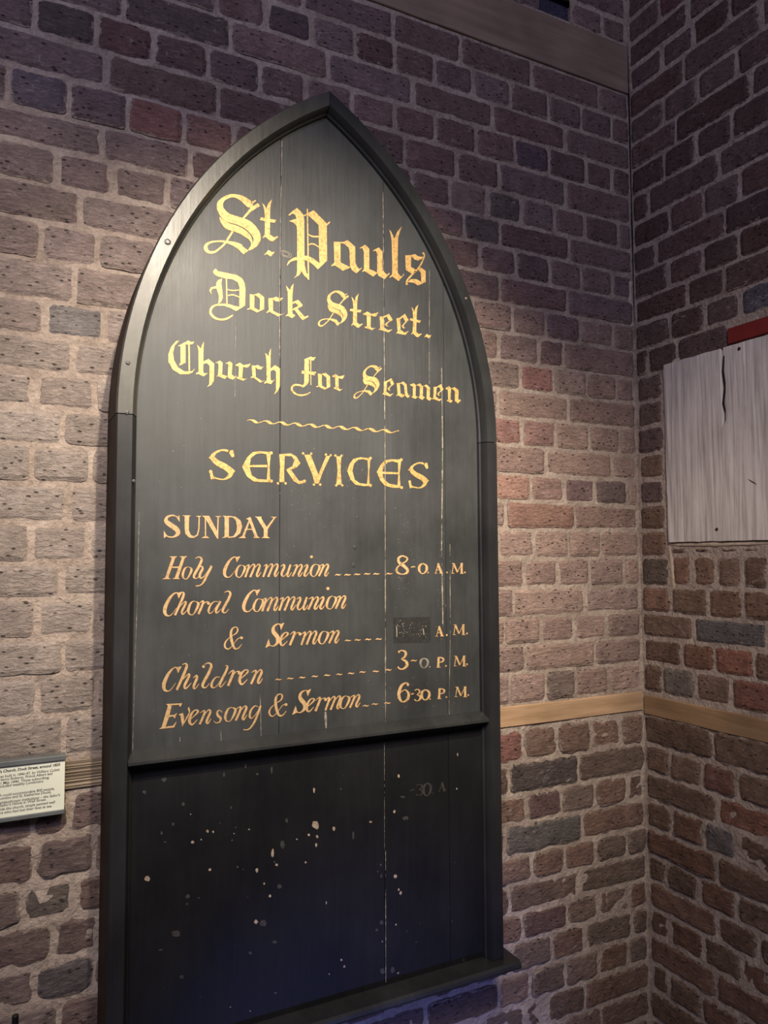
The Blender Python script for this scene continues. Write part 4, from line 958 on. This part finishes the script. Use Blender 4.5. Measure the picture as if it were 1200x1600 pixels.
CH8 = [(457,360,6,10,1), (34,430,6,16,1), (168,425,6,6,0), (436,538,7,9,1), (492,570,16,13,0), (478,465,15,7,0), (42,605,20,26,1), (50,663,7,9,1), (45,705,6,13,1), (133,623,9,13,1), (230,655,6,22,0), (317,590,9,6,1), (368,805,7,8,0),
 (353,838,5,7,0), (370,860,6,13,0), (441,862,10,10,1), (457,928,5,8,1), (467,945,7,12,1), (95,993,4,10,1), (372,1094,12,14,0), (347,1130,8,9,0), (443,1103,5,6,1), (171,1280,6,7,1), (186,1312,6,8,1), (376,1335,14,18,0), (426,1330,13,19,0),
 (455,1345,6,5,1), (110,1350,4,4,1), (752,253,4,9,1), (748,424,4,5,1), (738,793,4,4,0), (500,1137,4,5,0), (783,1280,4,10,0), (8,655,7,8,1), (545,1190,7,3,0), (562,1097,4,3,0), (712,1020,3,3,0), (725,1087,4,4,0), (375,1187,4,5,1)]
rnd = random.Random(11); A_, B_ = [], []
for fn, LL in ((c7, CH7), (c8, CH8)):
    for x, y, a_, b_, bare in LL:
        n = 11; px, py = fn(x, y); q = []
        for i in range(n):
            an = 2*PI*i/n; r = rnd.uniform(.72, 1.15); q.append((px + a_*.28*math.cos(an)*r, py + b_*.28*math.sin(an)*r))
        (A_ if bare else B_).append(q)
tag(skin(A_, 'paint_chips', CHIP, TB - .0008), 'scattered chips showing bare wood on the lower panel', kind='stuff')
tag(skin(B_, 'scuff_marks', CHIPD, TB - .0012), 'dull scuffs on the lower panel', kind='stuff')
P = []
for (cx_, cy_, sx, sy, n) in ((470, 770, 14, 18, 40), (545, 735, 12, 14, 40), (635, 880, 14, 40, 70), (690, 940, 5, 60, 60), (300, 700, 40, 120, 40), (520, 760, 60, 60, 50), (360, 930, 60, 90, 40), (650, 1090, 40, 25, 50)):
    for _ in range(n):
        x, y = rnd.gauss(cx_, sx), rnd.gauss(cy_, sy)
        if not (225 < x < 742 and y < 1110): continue
        r = rnd.uniform(.25, .6); P.append([(x + r*math.cos(a), y + 1.3*r*math.sin(a)) for a in (0, 1.5, 3, 4.6)])
tag(skin(P, 'paint_specks', SEAM, TB + .0006), kind='stuff')

# ------------------------------------------------------------------ printed card on the left wall
TP = .030
xr, zt = onL(103, 1179, TP); _, zb = onL(99, 1271, TP); xl = xr - .30
t2 = empty('information_panel', ((xl + xr)/2, D - .015, zb + H))
tag(t2, 'cream printed information card in a grey holder on the wall left of the board', 'sign')
def c2(o): o.parent = t2; o.matrix_parent_inverse = Matrix.Translation(-t2.location); return o
ch = (zt - zb)*.088
c2(MB().box((xl, D - TP + .002, zb + H + ch*.7), (xr - .001, D - TP + .006, zt + H - ch*.7), .0006).obj('card', CARD))
tag(c2(MB().box((xl, D - TP - .002, zt + H - ch), (xr, D - .008, zt + H), .001).obj('channel', GREYM)), 'grey metal channel along the top')
tag(c2(MB().box((xl, D - TP - .002, zb + H), (xr, D - .008, zb + H + ch*.8), .001).obj('channel', GREYM)), 'grey metal channel along the foot')
for xx in (xl + .06, xr - .06): c2(MB().box((xx - .012, D - .02, zb + H + .02), (xx + .012, D + .004, zt + H - .02), .001).obj('bracket', BLACK))
TXT = [("St. Paul's Church, Dock Street, around 1850", 512, 190), ("Seamen was built in 1846-47, by William Cubitt", 508, 232), ("designs of Henry Roberts. Prince Albert laid", 447, 266), ("the 11 May 1846. Those subscribing", 417, 299),
  ("costs included wealthy Londoners.", 373, 330), ("church could accommodate 800 people,", 466, 393), ("nearby London and St. Katherine Docks.", 440, 422), ("other philanthropic institutions – the Sailor's", 512, 447), ("of the Sailor's Home in Well Street.", 396, 486),
  ("Inside the church, simple painted wall", 468, 508), ("sailors who had lost their lives at sea.", 445, 541)]
for i, (s_, ex, ey) in enumerate(TXT):
    cu = bpy.data.curves.new('text_line', 'FONT'); cu.body = s_; cu.align_x = 'RIGHT'; cu.align_y = 'CENTER'; cu.size = .0071 if i else .0073
    cu.extrude = .00005; cu.shear = .12; cu.resolution_u = 2; cu.space_character = .95
    cu.offset = .00006
    if i == 0: cu.offset = .0002
    tmp = bpy.data.objects.new('text_line', cu); C.objects.link(tmp)
    dg = bpy.context.evaluated_depsgraph_get(); me = bpy.data.meshes.new_from_object(tmp.evaluated_get(dg)); bpy.data.objects.remove(tmp)
    me.materials.clear(); me.materials.append(INK)
    o = bpy.data.objects.new('text_line', me); C.objects.link(o)
    X, v = onL(0 + ex/5.4545, 1160 + ey/5.4545, TP - .0018)
    xm = min(q.co.x for q in me.vertices); wd = -xm; room = X - xl - .01; k = min(1, room/wd)
    o.matrix_world = Matrix.Translation((X, D - TP + .0018, v + H)) @ Matrix.Rotation(PI/2, 4, 'X') @ Matrix.Diagonal((k, 1, 1, 1))
    c2(o); o.matrix_parent_inverse = Matrix.Translation(-t2.location)

# ------------------------------------------------------------------ black post whose tip shows at the lower left
r = ray(24, 1586); r *= (D - .30)/r.y
mb = MB(); n = 14; V = []; F = []
for z, rr in ((0, .055), (.008, .055), (.012, .006), (r.z + H - .012, .0048), (r.z + H - .0005, .0048), (r.z + H, .0043)):
    for i in range(n): a = 2*PI*i/n; V.append((r.x + rr*math.cos(a), r.y + rr*math.sin(a), z))
for q in range(5):
    for i in range(n): F.append((q*n + i, q*n + (i+1) % n, (q+1)*n + (i+1) % n, (q+1)*n + i))
F += [tuple(range(n))[::-1], tuple(range(5*n, 6*n))]
tag(obj('barrier_post', V, F, BLACK, smooth=False), 'thin black post, only its tip showing at the lower left', 'post')
